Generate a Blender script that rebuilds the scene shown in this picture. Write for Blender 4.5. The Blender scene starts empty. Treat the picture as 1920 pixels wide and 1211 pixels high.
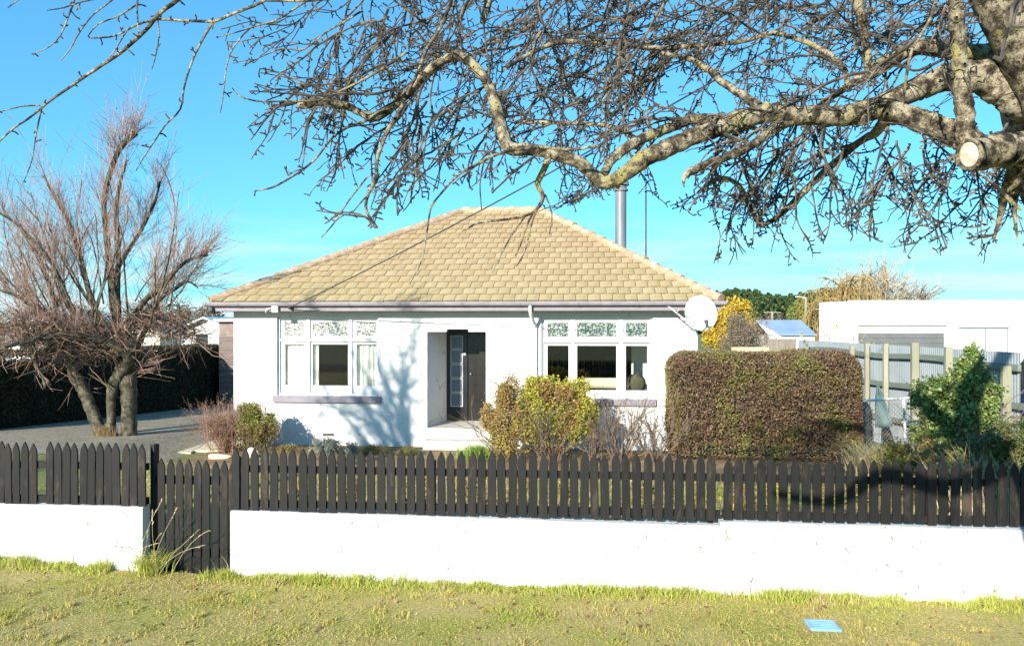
import bpy, math, random
import numpy as np
from mathutils import Vector, Matrix

R = math.radians
rng = np.random.default_rng(7)
random.seed(7)
sc = bpy.context.scene
COL = sc.collection

# ------------------------------------------------------------------ camera
F = 1445.0                       # focal length in photo pixels (1920 wide)
YAW = R(5.5)
EYE = np.array([0.0, 0.0, 2.7])
ca, sa = math.cos(YAW), math.sin(YAW)
cam_d = bpy.data.cameras.new('camera'); cam = bpy.data.objects.new('camera', cam_d); COL.objects.link(cam)
cam.location = EYE; cam.rotation_euler = (R(90), 0, YAW)
cam_d.sensor_width = 36; cam_d.lens = 36 * F / 1920; cam_d.clip_start = .05; cam_d.clip_end = 6000
sc.camera = cam

def c2w(X, D, z):                # camera right / depth / height to world
    return np.array([X * ca - D * sa, X * sa + D * ca, z])
def at(px, py, D):
    return c2w((px - 960) / F * D, D, 2.7 - (py - 605.5) / F * D)
def _ray(px, py):
    return c2w((px - 960) / F, 1, 0), -(py - 605.5) / F
def on_y(px, py, Y):
    d, s = _ray(px, py); t = Y / d[1]
    return np.array([d[0] * t, Y, 2.7 + s * t])
def on_z(px, py, Z):
    d, s = _ray(px, py); t = (Z - 2.7) / s
    return np.array([d[0] * t, d[1] * t, Z])
def xy(px, Y): return on_y(px, 600, Y)[0]
def zy(px, py, Y): return on_y(px, py, Y)[2]
def proj(P):
    P = np.asarray(P); X = P[..., 0] * ca + P[..., 1] * sa; D = -P[..., 0] * sa + P[..., 1] * ca
    D = np.maximum(D, .05)
    return 960 + F * X / D, 605.5 - F * (P[..., 2] - 2.7) / D

# ------------------------------------------------------------------ materials
def nodes_of(name):
    m = bpy.data.materials.new(name); m.use_nodes = True
    nt = m.node_tree; b = nt.nodes['Principled BSDF']
    return m, nt, b
def rgba(c): return (c[0], c[1], c[2], 1)
def ramp(nt, fac, stops):
    r = nt.nodes.new('ShaderNodeValToRGB'); e = r.color_ramp.elements
    while len(e) < len(stops): e.new(.5)
    for i, (p, c) in enumerate(stops):
        e[i].position = p; e[i].color = rgba(c)
    nt.links.new(fac, r.inputs[0]); return r.outputs[0]
def noise(nt, vec, scale, detail=4, rough=.55, out='Fac'):
    n = nt.nodes.new('ShaderNodeTexNoise'); n.inputs['Scale'].default_value = scale
    n.inputs['Detail'].default_value = detail; n.inputs['Roughness'].default_value = rough
    nt.links.new(vec, n.inputs['Vector']); return n.outputs[out]
def mapping(nt, vec, scale):
    m = nt.nodes.new('ShaderNodeMapping'); m.inputs['Scale'].default_value = scale
    nt.links.new(vec, m.inputs['Vector']); return m.outputs[0]
def coord(nt, kind='Object'):
    if kind == 'World': return nt.nodes.new('ShaderNodeNewGeometry').outputs['Position']
    return nt.nodes.new('ShaderNodeTexCoord').outputs[kind]
def mixc(nt, fac, a, b, mode='MIX'):
    m = nt.nodes.new('ShaderNodeMix'); m.data_type = 'RGBA'; m.blend_type = mode
    if hasattr(fac, 'is_linked'): nt.links.new(fac, m.inputs[0])
    else: m.inputs[0].default_value = fac
    for v, i in ((a, 6), (b, 7)):
        if hasattr(v, 'is_linked'): nt.links.new(v, m.inputs[i])
        else: m.inputs[i].default_value = rgba(v)
    return m.outputs[2]
def bump(nt, b, h, strength, dist=.01):
    n = nt.nodes.new('ShaderNodeBump'); n.inputs['Strength'].default_value = strength; n.inputs['Distance'].default_value = dist
    nt.links.new(h, n.inputs['Height']); nt.links.new(n.outputs[0], b.inputs['Normal'])

def M(name, stops, scale=3, rough=.8, bmp=0, bscale=60, stretch=(1, 1, 1), kind='World', metallic=0, detail=5, spec=.3, dist=.01):
    m, nt, b = nodes_of(name)
    v = mapping(nt, coord(nt, kind), stretch)
    if len(stops) == 1: b.inputs['Base Color'].default_value = rgba(stops[0][1])
    else: nt.links.new(ramp(nt, noise(nt, v, scale, detail), stops), b.inputs['Base Color'])
    b.inputs['Roughness'].default_value = rough; b.inputs['Metallic'].default_value = metallic
    b.inputs['Specular IOR Level'].default_value = spec
    if bmp: bump(nt, b, noise(nt, v, bscale, 6), bmp, dist)
    return m

def leafmat(name, cols, patch=None, pscale=1.2, rough=.6, transl=.25, pr=(.45, .6), spec=.25):
    """random colour per leaf; optional second palette in patches"""
    m, nt, b = nodes_of(name)
    g = nt.nodes.new('ShaderNodeNewGeometry')
    n = len(cols); st = [((i + .5) / n, c) for i, c in enumerate(cols)]
    c = ramp(nt, g.outputs['Random Per Island'], st)
    if patch:
        n2 = len(patch); c2 = ramp(nt, g.outputs['Random Per Island'], [((i + .5) / n2, q) for i, q in enumerate(patch)])
        f = ramp(nt, noise(nt, g.outputs['Position'], pscale, 3), [(pr[0], (0, 0, 0)), (pr[1], (1, 1, 1))])
        c = mixc(nt, f, c, c2)
    nt.links.new(c, b.inputs['Base Color']); b.inputs['Roughness'].default_value = rough
    b.inputs['Specular IOR Level'].default_value = spec
    if transl:
        t = nt.nodes.new('ShaderNodeBsdfTranslucent'); nt.links.new(c, t.inputs['Color'])
        mx = nt.nodes.new('ShaderNodeMixShader'); mx.inputs[0].default_value = transl
        nt.links.new(b.outputs[0], mx.inputs[1]); nt.links.new(t.outputs[0], mx.inputs[2])
        nt.links.new(mx.outputs[0], nt.nodes['Material Output'].inputs['Surface'])
    return m

# ------------------------------------------------------------------ mesh building
class MB:
    def __init__(s): s.V = []; s.Q = []; s.T = []; s.P = []; s.n = 0; s.mi = {}
    def addq(s, V, Q=None, T=None):
        V = np.asarray(V, float).reshape(-1, 3)
        if Q is not None and len(Q): s.Q.append(np.asarray(Q) + s.n)
        if T is not None and len(T): s.T.append(np.asarray(T) + s.n)
        s.V.append(V); s.n += len(V)
    def poly(s, pts):
        s.P.append([s.n + i for i in range(len(pts))]); s.V.append(np.asarray(pts, float)); s.n += len(pts)
    def box(s, x0, x1, y0, y1, z0, z1):
        V = [(x, y, z) for z in (z0, z1) for y in (y0, y1) for x in (x0, x1)]
        s.addq(V, [(0, 2, 3, 1), (4, 5, 7, 6), (0, 1, 5, 4), (2, 6, 7, 3), (0, 4, 6, 2), (1, 3, 7, 5)])
    def bar(s, a, b, w, h, up=(0, 0, 1)):
        a = np.array(a, float); b = np.array(b, float); t = b - a; t /= np.linalg.norm(t)
        u = np.cross(t, up); u /= np.linalg.norm(u); v = np.cross(u, t)
        V = [p + u * i * w / 2 + v * j * h / 2 for p in (a, b) for j in (-1, 1) for i in (-1, 1)]
        s.addq(V, [(0, 2, 3, 1), (4, 5, 7, 6), (0, 1, 5, 4), (2, 6, 7, 3), (0, 4, 6, 2), (1, 3, 7, 5)])
    def prism(s, poly, off):
        """extrude a planar polygon (3d points) by vector off"""
        p = np.asarray(poly, float); q = p + np.asarray(off, float); n = len(p)
        b = s.n; s.V.append(np.vstack([p, q])); s.n += 2 * n
        s.P.append([b + i for i in range(n)][::-1]); s.P.append([b + n + i for i in range(n)])
        for i in range(n): s.P.append([b + i, b + (i + 1) % n, b + n + (i + 1) % n, b + n + i])
    def tube(s, pts, r, k=6, cap=True):
        p = np.asarray(pts, float); n = len(p); r = np.broadcast_to(np.asarray(r, float), (n,))
        t = np.gradient(p, axis=0); t /= np.linalg.norm(t, axis=1)[:, None] + 1e-9
        mt = t.mean(0); ref = np.eye(3)[np.argmin(np.abs(mt))]
        u = np.cross(t, ref); u /= np.linalg.norm(u, axis=1)[:, None] + 1e-9
        v = np.cross(t, u)
        a = np.arange(k) * 2 * math.pi / k
        ring = p[:, None] + r[:, None, None] * (np.cos(a)[None, :, None] * u[:, None] + np.sin(a)[None, :, None] * v[:, None])
        i = np.arange(n - 1)[:, None]; j = np.arange(k)[None]
        A = i * k + j; B = i * k + (j + 1) % k
        Q = np.stack([A, B, B + k, A + k], -1).reshape(-1, 4)
        b = s.n
        s.addq(ring.reshape(-1, 3), Q)
        if cap:
            s.P.append([b + q for q in range(k)]); s.P.append([b + (n - 1) * k + q for q in range(k)][::-1])
    def prisms(s, P0, P1, r0, r1, k=3):
        P0 = np.asarray(P0); P1 = np.asarray(P1); n = len(P0)
        if n == 0: return
        r0 = np.broadcast_to(r0, (n,)); r1 = np.broadcast_to(r1, (n,))
        t = P1 - P0; t = t / (np.linalg.norm(t, axis=1)[:, None] + 1e-9)
        ref = np.where(np.abs(t[:, 2:3]) < .8, np.array([[0, 0, 1.]]), np.array([[1., 0, 0]]))
        u = np.cross(t, ref); u /= np.linalg.norm(u, axis=1)[:, None] + 1e-9; v = np.cross(t, u)
        a = np.arange(k) * 2 * math.pi / k
        o = np.cos(a)[None, :, None] * u[:, None] + np.sin(a)[None, :, None] * v[:, None]
        V = np.concatenate([P0[:, None] + o * r0[:, None, None], P1[:, None] + o * r1[:, None, None]], 1)
        base = (np.arange(n) * 2 * k)[:, None, None]
        j = np.arange(k); Q = np.stack([j, (j + 1) % k, (j + 1) % k + k, j + k], -1)[None]
        s.addq(V.reshape(-1, 3), (Q + base).reshape(-1, 4))
    def lathe(s, prof, o=(0, 0, 0), k=24, axis='z'):
        a = np.arange(k) * 2 * math.pi / k; V = []
        for r, h in prof:
            for q in a:
                c, d = r * math.cos(q), r * math.sin(q)
                V.append({'z': (c, d, h), 'y': (c, h, d), 'x': (h, c, d)}[axis])
        n = len(prof); Q = [(i * k + j, i * k + (j + 1) % k, (i + 1) * k + (j + 1) % k, (i + 1) * k + j) for i in range(n - 1) for j in range(k)]
        s.addq(np.array(V) + np.array(o), Q)
    def build(s, name, mat, parent=None, smooth=False, loc=None):
        V = np.vstack(s.V)
        if loc is None and parent is not None: loc = None
        me = bpy.data.meshes.new(name)
        loops = []; starts = []; c = 0
        Q = np.vstack(s.Q) if s.Q else np.zeros((0, 4), int); T = np.vstack(s.T) if s.T else np.zeros((0, 3), int)
        lp = [Q.ravel(), T.ravel()]
        tot = [np.full(len(Q), 4), np.full(len(T), 3)]
        for p in s.P: lp.append(np.array(p)); tot.append(np.array([len(p)]))
        L = np.concatenate(lp).astype(np.int32); N = np.concatenate(tot).astype(np.int32)
        S = np.concatenate([[0], np.cumsum(N)[:-1]]).astype(np.int32)
        org = np.array(loc if loc is not None else (0, 0, 0), float)
        me.vertices.add(len(V)); me.vertices.foreach_set('co', (V - org).astype(np.float32).ravel())
        me.loops.add(len(L)); me.loops.foreach_set('vertex_index', L)
        me.polygons.add(len(N)); me.polygons.foreach_set('loop_start', S); me.polygons.foreach_set('loop_total', N)
        me.polygons.foreach_set('use_smooth', np.full(len(N), bool(smooth)))
        me.update(calc_edges=True); me.validate()
        me.materials.append(mat)
        o = bpy.data.objects.new(name, me); COL.objects.link(o); o.location = org
        if parent is not None: adopt(o, parent)
        return o

def adopt(o, parent):
    """child keeps its world place: every root here has only a location"""
    o.parent = parent
    off = Vector((0, 0, 0)); p = parent
    while p is not None: off += Vector(p.location); p = p.parent
    o.location = Vector(o.location) - off

def bevel(o, w=.01, seg=2):
    m = o.modifiers.new('bevel', 'BEVEL'); m.width = w; m.segments = seg; m.limit_method = 'ANGLE'; return o
def tag(o, label=None, cat=None, group=None, kind=None):
    if label: o['label'] = label
    if cat: o['category'] = cat
    if group: o['group'] = group
    if kind: o['kind'] = kind
    return o
def thing(name, label, cat, loc=(0, 0, 0), group=None):
    o = bpy.data.objects.new(name, None); COL.objects.link(o); o.location = tuple(float(q) for q in loc); o.empty_display_size = .2
    return tag(o, label, cat, group)
def struct(o): o['kind'] = 'structure'; return o

def unit(n):
    v = rng.normal(size=(n, 3)); return v / np.linalg.norm(v, axis=1)[:, None]
def leaves(mb, C, size, aspect=.55, normal=None, nb=0.0, fold=.25):
    """leaf-shaped folded quads at C"""
    n = len(C); d = unit(n)
    if normal is not None: d = d + 0
    nn = unit(n)
    if normal is not None: nn = nn * (1 - nb) + normal * nb
    side = np.cross(d, nn); side /= np.linalg.norm(side, axis=1)[:, None] + 1e-9
    up = np.cross(side, d)
    L = np.asarray(size) * rng.uniform(.6, 1.25, n); W = L * aspect / 2
    L = L[:, None]; W = W[:, None]
    tip = C + d * L / 2; bs = C - d * L / 2
    a = C + side * W + up * W * fold - d * L * .05; b = C - side * W + up * W * fold - d * L * .05
    V = np.stack([bs, a, tip, b], 1).reshape(-1, 3)
    i = (np.arange(n) * 4)[:, None]
    mb.addq(V, i + np.array([[0, 1, 2, 3]]))
def blades(mb, B, h, w, lean=.4, seg2=True, dirs=None):
    n = len(B); a = rng.uniform(0, 2 * math.pi, n)
    f = np.stack([np.cos(a), np.sin(a), np.zeros(n)], 1)
    a2 = rng.uniform(0, 2 * math.pi, n) if dirs is None else dirs
    ld = np.stack([np.cos(a2), np.sin(a2), np.zeros(n)], 1) * (lean * rng.uniform(.2, 1.3, n))[:, None]
    h = np.broadcast_to(h, (n,)) * rng.uniform(.55, 1.2, n); h = h[:, None]; w = np.broadcast_to(w, (n,))[:, None] / 2
    up = np.array([[0, 0, 1.]])
    m = B + up * h * .6 + ld * h * .35; t = B + up * h * .95 + ld * h
    V = np.stack([B - f * w, B + f * w, m + f * w * .75, m - f * w * .75, t], 1).reshape(-1, 3)
    i = (np.arange(n) * 5)[:, None]
    mb.addq(V, i + np.array([[0, 1, 2, 3]]), i + np.array([[3, 2, 4]]))
def blob(n, c, r, lumps=10, shell=.5):
    """points in a ragged lumpy ellipsoid"""
    lumps = int(lumps * 2.2); k = unit(lumps); k[:, 2] = np.where(k[:, 2] < -.75, -k[:, 2], k[:, 2]); cs = k * rng.uniform(.35, .86, (lumps, 1)); rs = rng.uniform(.17, .40, lumps)
    i = rng.integers(0, lumps, n); d = unit(n); rad = rng.uniform(shell * .6, 1, n) ** .6
    p = cs[i] + d * (rs[i] * rad)[:, None]
    q = rng.uniform(0, 1, n) < .12; p[q] = unit(q.sum()) * (rng.uniform(.3, 1.12, q.sum()) ** .6)[:, None]
    return np.asarray(c) + p * np.asarray(r)
def grow(p, d, length, step, droop=0.0, wob=.12, up=0.0):
    n = max(3, int(length / step)); P = [np.array(p, float)]; d = np.array(d, float); d /= np.linalg.norm(d)
    W = rng.normal(0, wob, (n, 3))
    for i in range(n):
        d = d + W[i]; d[2] += up - droop; d /= math.sqrt(d @ d); P.append(P[-1] + d * step)
    return np.array(P)
def smooth_path(pts, step):
    p = np.asarray(pts, float)
    q = np.vstack([2 * p[0] - p[1], p, 2 * p[-1] - p[-2]]); out = []
    for i in range(1, len(q) - 2):
        L = np.linalg.norm(q[i + 1][:3] - q[i][:3]); n = max(1, int(L / step))
        for k in range(n):
            t = k / n
            out.append(.5 * ((2 * q[i]) + (-q[i - 1] + q[i + 1]) * t + (2 * q[i - 1] - 5 * q[i] + 4 * q[i + 1] - q[i + 2]) * t * t + (-q[i - 1] + 3 * q[i] - 3 * q[i + 1] + q[i + 2]) * t ** 3))
    out.append(q[-2]); return np.array(out)

# ------------------------------------------------------------------ palette
def wallmat(name, base, dirt, amt=.12):
    m, nt, b = nodes_of(name)
    v = coord(nt, 'World')
    f = ramp(nt, noise(nt, v, 1.3, 8, .65), [(.5, (0, 0, 0)), (.78, (1, 1, 1))])
    spots = ramp(nt, noise(nt, mapping(nt, v, (1, 1, .45)), 16, 5, .7), [(.615, (0, 0, 0)), (.67, (1, 1, 1))])
    c = mixc(nt, f, base, tuple(base[i] * (1 - amt) + dirt[i] * amt for i in range(3)))
    k = mixc(nt, spots, (0, 0, 0), (min(.95, amt * 5),) * 3)
    c = mixc(nt, k, c, dirt)
    wv = nt.nodes.new('ShaderNodeVectorMath'); wv.operation = 'MULTIPLY_ADD'; wv.inputs[1].default_value = (.35, .35, .35)
    nt.links.new(noise(nt, v, 4, 5, .6, 'Color'), wv.inputs[0]); nt.links.new(v, wv.inputs[2])
    vo = nt.nodes.new('ShaderNodeTexVoronoi'); vo.feature = 'DISTANCE_TO_EDGE'; vo.inputs['Scale'].default_value = .7; nt.links.new(wv.outputs[0], vo.inputs['Vector'])
    cr = ramp(nt, vo.outputs['Distance'], [(.0, (.85, .85, .85)), (.006, (0, 0, 0))])
    crm = ramp(nt, noise(nt, v, 1.1, 3), [(.50, (0, 0, 0)), (.60, (1, 1, 1))])
    c = mixc(nt, mixc(nt, 1.0, cr, crm, 'MULTIPLY'), c, dirt)
    nt.links.new(c, b.inputs['Base Color']); b.inputs['Roughness'].default_value = .85; b.inputs['Specular IOR Level'].default_value = .2
    bump(nt, b, noise(nt, v, 70, 6, .7), .5, .006); return m
white_render = wallmat('white_render', (.62, .615, .61), (.16, .14, .11), .09)
white_wall = wallmat('white_boundary_paint', (.58, .58, .565), (.09, .075, .06), .17)
white_block = M('white_building_paint', [(.3, (.50, .50, .48)), (.7, (.60, .60, .58))], 1)
lav = M('lavender_grey_paint', [(.35, (.19, .17, .205)), (.7, (.25, .225, .265))], 4, .55)
lav_dark = M('gutter_paint', [(.35, (.23, .21, .24)), (.7, (.30, .27, .30))], 4, .45)
white_paint = M('white_joinery_paint', [(.3, (.62, .62, .61)), (.7, (.68, .68, .67))], 6, .45)
soffit_m = M('soffit_paint', [(.3, (.34, .32, .36)), (.7, (.40, .38, .41))], 4, .7)
black_paint = M('black_door_paint', [(.3, (.006, .006, .009)), (.7, (.011, .0105, .014))], 6, .3, spec=.5)
door_wood = M('dark_door_stain', [(.3, (.010, .009, .009)), (.7, (.020, .018, .017))], 8, .25, stretch=(1, 1, .15), spec=.5)
concrete = M('concrete', [(.3, (.42, .40, .37)), (.7, (.55, .53, .49))], 5, .9, .4, 80)
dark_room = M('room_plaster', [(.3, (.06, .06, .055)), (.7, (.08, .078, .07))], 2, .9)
metal_grey = M('galvanised_metal', [(.3, (.15, .165, .19)), (.7, (.21, .225, .25))], 6, .5, metallic=.2, stretch=(1, 1, .2))
dark_metal = M('dark_metal', [(.4, (.05, .05, .055)), (.6, (.08, .08, .085))], 6, .5)
dish_m = M('dish_paint', [(.3, (.56, .57, .56)), (.7, (.62, .63, .62))], 5, .5)
white_pipe = M('white_enamel', [(.35, (.62, .62, .60)), (.6, (.8, .8, .78))], 14, .5)
wire_m = M('wire', [(.4, (.03, .03, .035)), (.6, (.05, .05, .05))], 6, .6)
curtain_m = M('white_net_curtain', [(.3, (.74, .74, .72)), (.7, (.82, .82, .80))], 3, .9)

def glass_mat(name, tint=(1, 1, 1), refl=1.0):
    m, nt, b = nodes_of(name)
    tr = nt.nodes.new('ShaderNodeBsdfTransparent'); tr.inputs[0].default_value = rgba(tint)
    gl = nt.nodes.new('ShaderNodeBsdfGlossy'); gl.inputs['Roughness'].default_value = .02
    fr = nt.nodes.new('ShaderNodeFresnel'); fr.inputs[0].default_value = 1.6
    v = coord(nt, 'World'); bp = nt.nodes.new('ShaderNodeBump'); bp.inputs['Strength'].default_value = .02; bp.inputs['Distance'].default_value = .002
    nt.links.new(noise(nt, v, 2.5, 2), bp.inputs['Height']); nt.links.new(bp.outputs[0], gl.inputs['Normal'])
    mx = nt.nodes.new('ShaderNodeMixShader'); nt.links.new(fr.outputs[0], mx.inputs[0])
    nt.links.new(tr.outputs[0], mx.inputs[1]); nt.links.new(gl.outputs[0], mx.inputs[2])
    nt.links.new(mx.outputs[0], nt.nodes['Material Output'].inputs['Surface']); return m
glass = glass_mat('window_glass', (.95, .97, .96))
def lead_mat(name, stops):
    m, nt, b = nodes_of(name); v = coord(nt, 'World')
    vo = nt.nodes.new('ShaderNodeTexVoronoi'); vo.inputs['Scale'].default_value = 22; nt.links.new(v, vo.inputs['Vector'])
    nz = noise(nt, v, 30, 4, .7)
    s = nt.nodes.new('ShaderNodeMath'); s.operation = 'ADD'; nt.links.new(vo.outputs['Distance'], s.inputs[0]); nt.links.new(nz, s.inputs[1])
    s2 = nt.nodes.new('ShaderNodeMath'); s2.operation = 'MULTIPLY'; s2.inputs[1].default_value = .75; nt.links.new(s.outputs[0], s2.inputs[0])
    nt.links.new(ramp(nt, s2.outputs[0], stops), b.inputs['Base Color']); b.inputs['Roughness'].default_value = .25
    bump(nt, b, s.outputs[0], .6, .01); return m
lead_teal = lead_mat('patterned_glass_teal', [(.52, (.012, .022, .020)), (.70, (.05, .078, .07)), (.90, (.24, .29, .27))])
lead_white = lead_mat('patterned_glass_white', [(.55, (.03, .034, .034)), (.68, (.10, .115, .11)), (.84, (.46, .47, .45))])
door_glass = M('frosted_door_glass', [(.35, (.07, .095, .125)), (.65, (.09, .12, .15))], 3, .3, spec=.6)

def tile_mat():
    m, nt, b = nodes_of('weathered_concrete_tile')
    g = nt.nodes.new('ShaderNodeNewGeometry'); v = g.outputs['Position']
    c = ramp(nt, g.outputs['Random Per Island'], [(0, (.34, .248, .145)), (.5, (.37, .275, .165)), (1, (.41, .315, .20))])
    f = ramp(nt, noise(nt, v, 5, 8, .7), [(.42, (0, 0, 0)), (.72, (1, 1, 1))])
    c = mixc(nt, f, c, (.39, .30, .175))
    sx = nt.nodes.new('ShaderNodeSeparateXYZ'); nt.links.new(v, sx.inputs[0])
    mr = nt.nodes.new('ShaderNodeMapRange'); mr.inputs[1].default_value = 3.3; mr.inputs[2].default_value = 4.3; mr.inputs[3].default_value = .45; mr.inputs[4].default_value = 0
    nt.links.new(sx.outputs[2], mr.inputs[0])
    f2 = nt.nodes.new('ShaderNodeMath'); f2.operation = 'MULTIPLY'; nt.links.new(mr.outputs[0], f2.inputs[0]); nt.links.new(noise(nt, v, 2.2, 6, .7), f2.inputs[1])
    c = mixc(nt, f2.outputs[0], c, (.33, .33, .15))
    sp = ramp(nt, noise(nt, v, 28, 4, .7), [(.54, (0, 0, 0)), (.68, (.8, .8, .8))])
    c = mixc(nt, sp, c, (.15, .12, .07))
    nt.links.new(c, b.inputs['Base Color']); b.inputs['Roughness'].default_value = .9; b.inputs['Specular IOR Level'].default_value = .15
    bump(nt, b, noise(nt, v, 60, 5, .7), .4, .008); return m
tile_m = tile_mat()
cap_m = M('ridge_tile', [(.3, (.30, .20, .13)), (.5, (.38, .275, .185)), (.68, (.46, .40, .32))], 6, .9, .3, 60)

def picket_mat(name='weathered_black_timber', a=(.0035, .0035, .0045), bb=(.0085, .0079, .008), w=(.032, .026, .021)):
    m, nt, b = nodes_of(name)
    oi = nt.nodes.new('ShaderNodeObjectInfo'); v = coord(nt, 'World')
    vv = mapping(nt, v, (1, 1, .07))
    c = ramp(nt, noise(nt, vv, 45, 6, .6), [(.35, a), (.62, bb)])
    f = ramp(nt, noise(nt, mapping(nt, v, (1, 1, .25)), 9, 6, .7), [(.56, (0, 0, 0)), (.67, (1, 1, 1))])
    c = mixc(nt, f, c, w)
    k = ramp(nt, oi.outputs['Random'], [(0, (.6, .6, .65)), (.6, (1, 1, 1)), (1, (1.7, 1.5, 1.35))])
    c = mixc(nt, 1.0, c, k, 'MULTIPLY')
    nt.links.new(c, b.inputs['Base Color']); b.inputs['Roughness'].default_value = .65; b.inputs['Specular IOR Level'].default_value = .3
    bump(nt, b, noise(nt, vv, 60, 4), .3, .004); return m
picket_m = picket_mat()
post_m = M('pale_treated_timber', [(.3, (.17, .18, .135)), (.5, (.26, .25, .18)), (.7, (.32, .31, .25))], 5, .85, .3, 40, stretch=(1, 1, .15))
rail_m = M('grey_green_timber', [(.3, (.12, .145, .125)), (.7, (.20, .23, .195))], 6, .85, .3, 40, stretch=(.2, .2, 1))
corr_m = M('corrugated_steel', [(.3, (.24, .275, .30)), (.7, (.31, .345, .37))], 2, .45, metallic=.1)

def bark_mat(name, a, b_, c_, lichen, lam=(.6, .68), scale=8, bs=.8, st=(1, 1, 1), lim=(.32, .5, .68), ck=(.30, .42)):
    m, nt, b = nodes_of(name); v = coord(nt, 'World')
    c = ramp(nt, noise(nt, mapping(nt, v, st), scale, 8, .7), [(lim[0], a), (lim[1], b_), (lim[2], c_)])
    f = ramp(nt, noise(nt, v, scale * .5, 5, .65), [(lam[0], (0, 0, 0)), (lam[1], (.75, .75, .75))])
    c = mixc(nt, f, c, lichen)
    cr = ramp(nt, noise(nt, v, scale * 5, 6, .75), [(ck[0], (1, 1, 1)), (ck[1], (0, 0, 0))])
    c = mixc(nt, cr, c, tuple(q * .4 for q in a))
    nt.links.new(c, b.inputs['Base Color']); b.inputs['Roughness'].default_value = .9; b.inputs['Specular IOR Level'].default_value = .15
    bump(nt, b, noise(nt, v, scale * 6, 8, .75), bs, .012); return m
limb_bark = bark_mat('limb_bark', (.028, .022, .018), (.15, .122, .082), (.38, .33, .235), (.30, .27, .08), (.57, .63), 13, 1.0, lim=(.40, .49, .57), ck=(.37, .47))
twig_bark = M('twig_bark', [(.34, (.028, .023, .021)), (.5, (.075, .062, .050)), (.68, (.20, .17, .13))], 14, .8)  # darkened so the colour carries the shade of the crown overhead
willow_bark = bark_mat('garden_tree_bark', (.025, .023, .018), (.065, .06, .043), (.15, .135, .095), (.10, .10, .05), scale=6, lim=(.38, .50, .62))  # bark tones darkened to include the shade on the garden tree's trunk
willow_twig = M('garden_tree_twig', [(.3, (.15, .09, .065)), (.5, (.28, .18, .14)), (.7, (.38, .27, .24))], 2.5, .8)
cut_wood = M('sawn_wood', [(.3, (.18, .15, .11)), (.5, (.36, .32, .26)), (.7, (.50, .47, .42))], 18, .7, .2, 90)

# ------------------------------------------------------------------ light
SUN_AZ, SUN_EL = 23.0, 21.0      # light travels towards (+sin, +cos) of the azimuth, coming from behind the camera's left
ld = Vector((math.sin(R(SUN_AZ)) * math.cos(R(SUN_EL)), math.cos(R(SUN_AZ)) * math.cos(R(SUN_EL)), -math.sin(R(SUN_EL))))
sl = bpy.data.lights.new('sun', 'SUN'); sun = bpy.data.objects.new('sun', sl); COL.objects.link(sun)
sl.energy = 4.8; sl.angle = R(.53); sl.color = (1.0, .93, .80)
sun.rotation_euler = ld.to_track_quat('-Z', 'Y').to_euler(); sun.location = (-20, -40, 30)
w = bpy.data.worlds.new('World'); sc.world = w; w.use_nodes = True
nt = w.node_tree; bg = nt.nodes['Background']
sky = nt.nodes.new('ShaderNodeTexSky'); sky.sky_type = 'NISHITA'; sky.sun_disc = False
sky.sun_elevation = R(SUN_EL); sky.sun_rotation = R(180 + SUN_AZ); sky.air_density = 1.0; sky.dust_density = .5; sky.ozone_density = 1.6; sky.altitude = 300
gm = nt.nodes.new('ShaderNodeGamma'); gm.inputs[1].default_value = .7; nt.links.new(sky.outputs[0], gm.inputs[0])
clear = mixc(nt, 1.0, gm.outputs[0], (.42, 1.12, 1.50), 'MULTIPLY')
# thin bands of cloud low on the horizon
tc = nt.nodes.new('ShaderNodeTexCoord'); mp = nt.nodes.new('ShaderNodeMapping'); mp.inputs['Scale'].default_value = (2, 2, 26)
nt.links.new(tc.outputs['Generated'], mp.inputs[0])
sx = nt.nodes.new('ShaderNodeSeparateXYZ'); nt.links.new(tc.outputs['Generated'], sx.inputs[0])
mr = nt.nodes.new('ShaderNodeMapRange'); mr.inputs[1].default_value = .0; mr.inputs[2].default_value = .14; mr.inputs[3].default_value = 1.0; mr.inputs[4].default_value = 0
nt.links.new(sx.outputs[2], mr.inputs[0])
cl = ramp(nt, noise(nt, mp.outputs[0], 1.6, 5, .5), [(.36, (0, 0, 0)), (.62, (1, 1, 1))])
mm = nt.nodes.new('ShaderNodeMath'); mm.operation = 'MULTIPLY'; nt.links.new(cl, mm.inputs[0]); nt.links.new(mr.outputs[0], mm.inputs[1])
skyc = mixc(nt, mm.outputs[0], clear, (3.5, 4.1, 4.4))
nt.links.new(skyc, bg.inputs[0]); bg.inputs[1].default_value = .12
vs = sc.view_settings; sc.display_settings.display_device = 'sRGB'
vs.view_transform = 'Standard'; vs.look = 'None'; vs.gamma = 1; vs.exposure = 1.1; vs.use_curve_mapping = False
sc.cycles.max_bounces = 6; sc.cycles.transparent_max_bounces = 12

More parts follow.
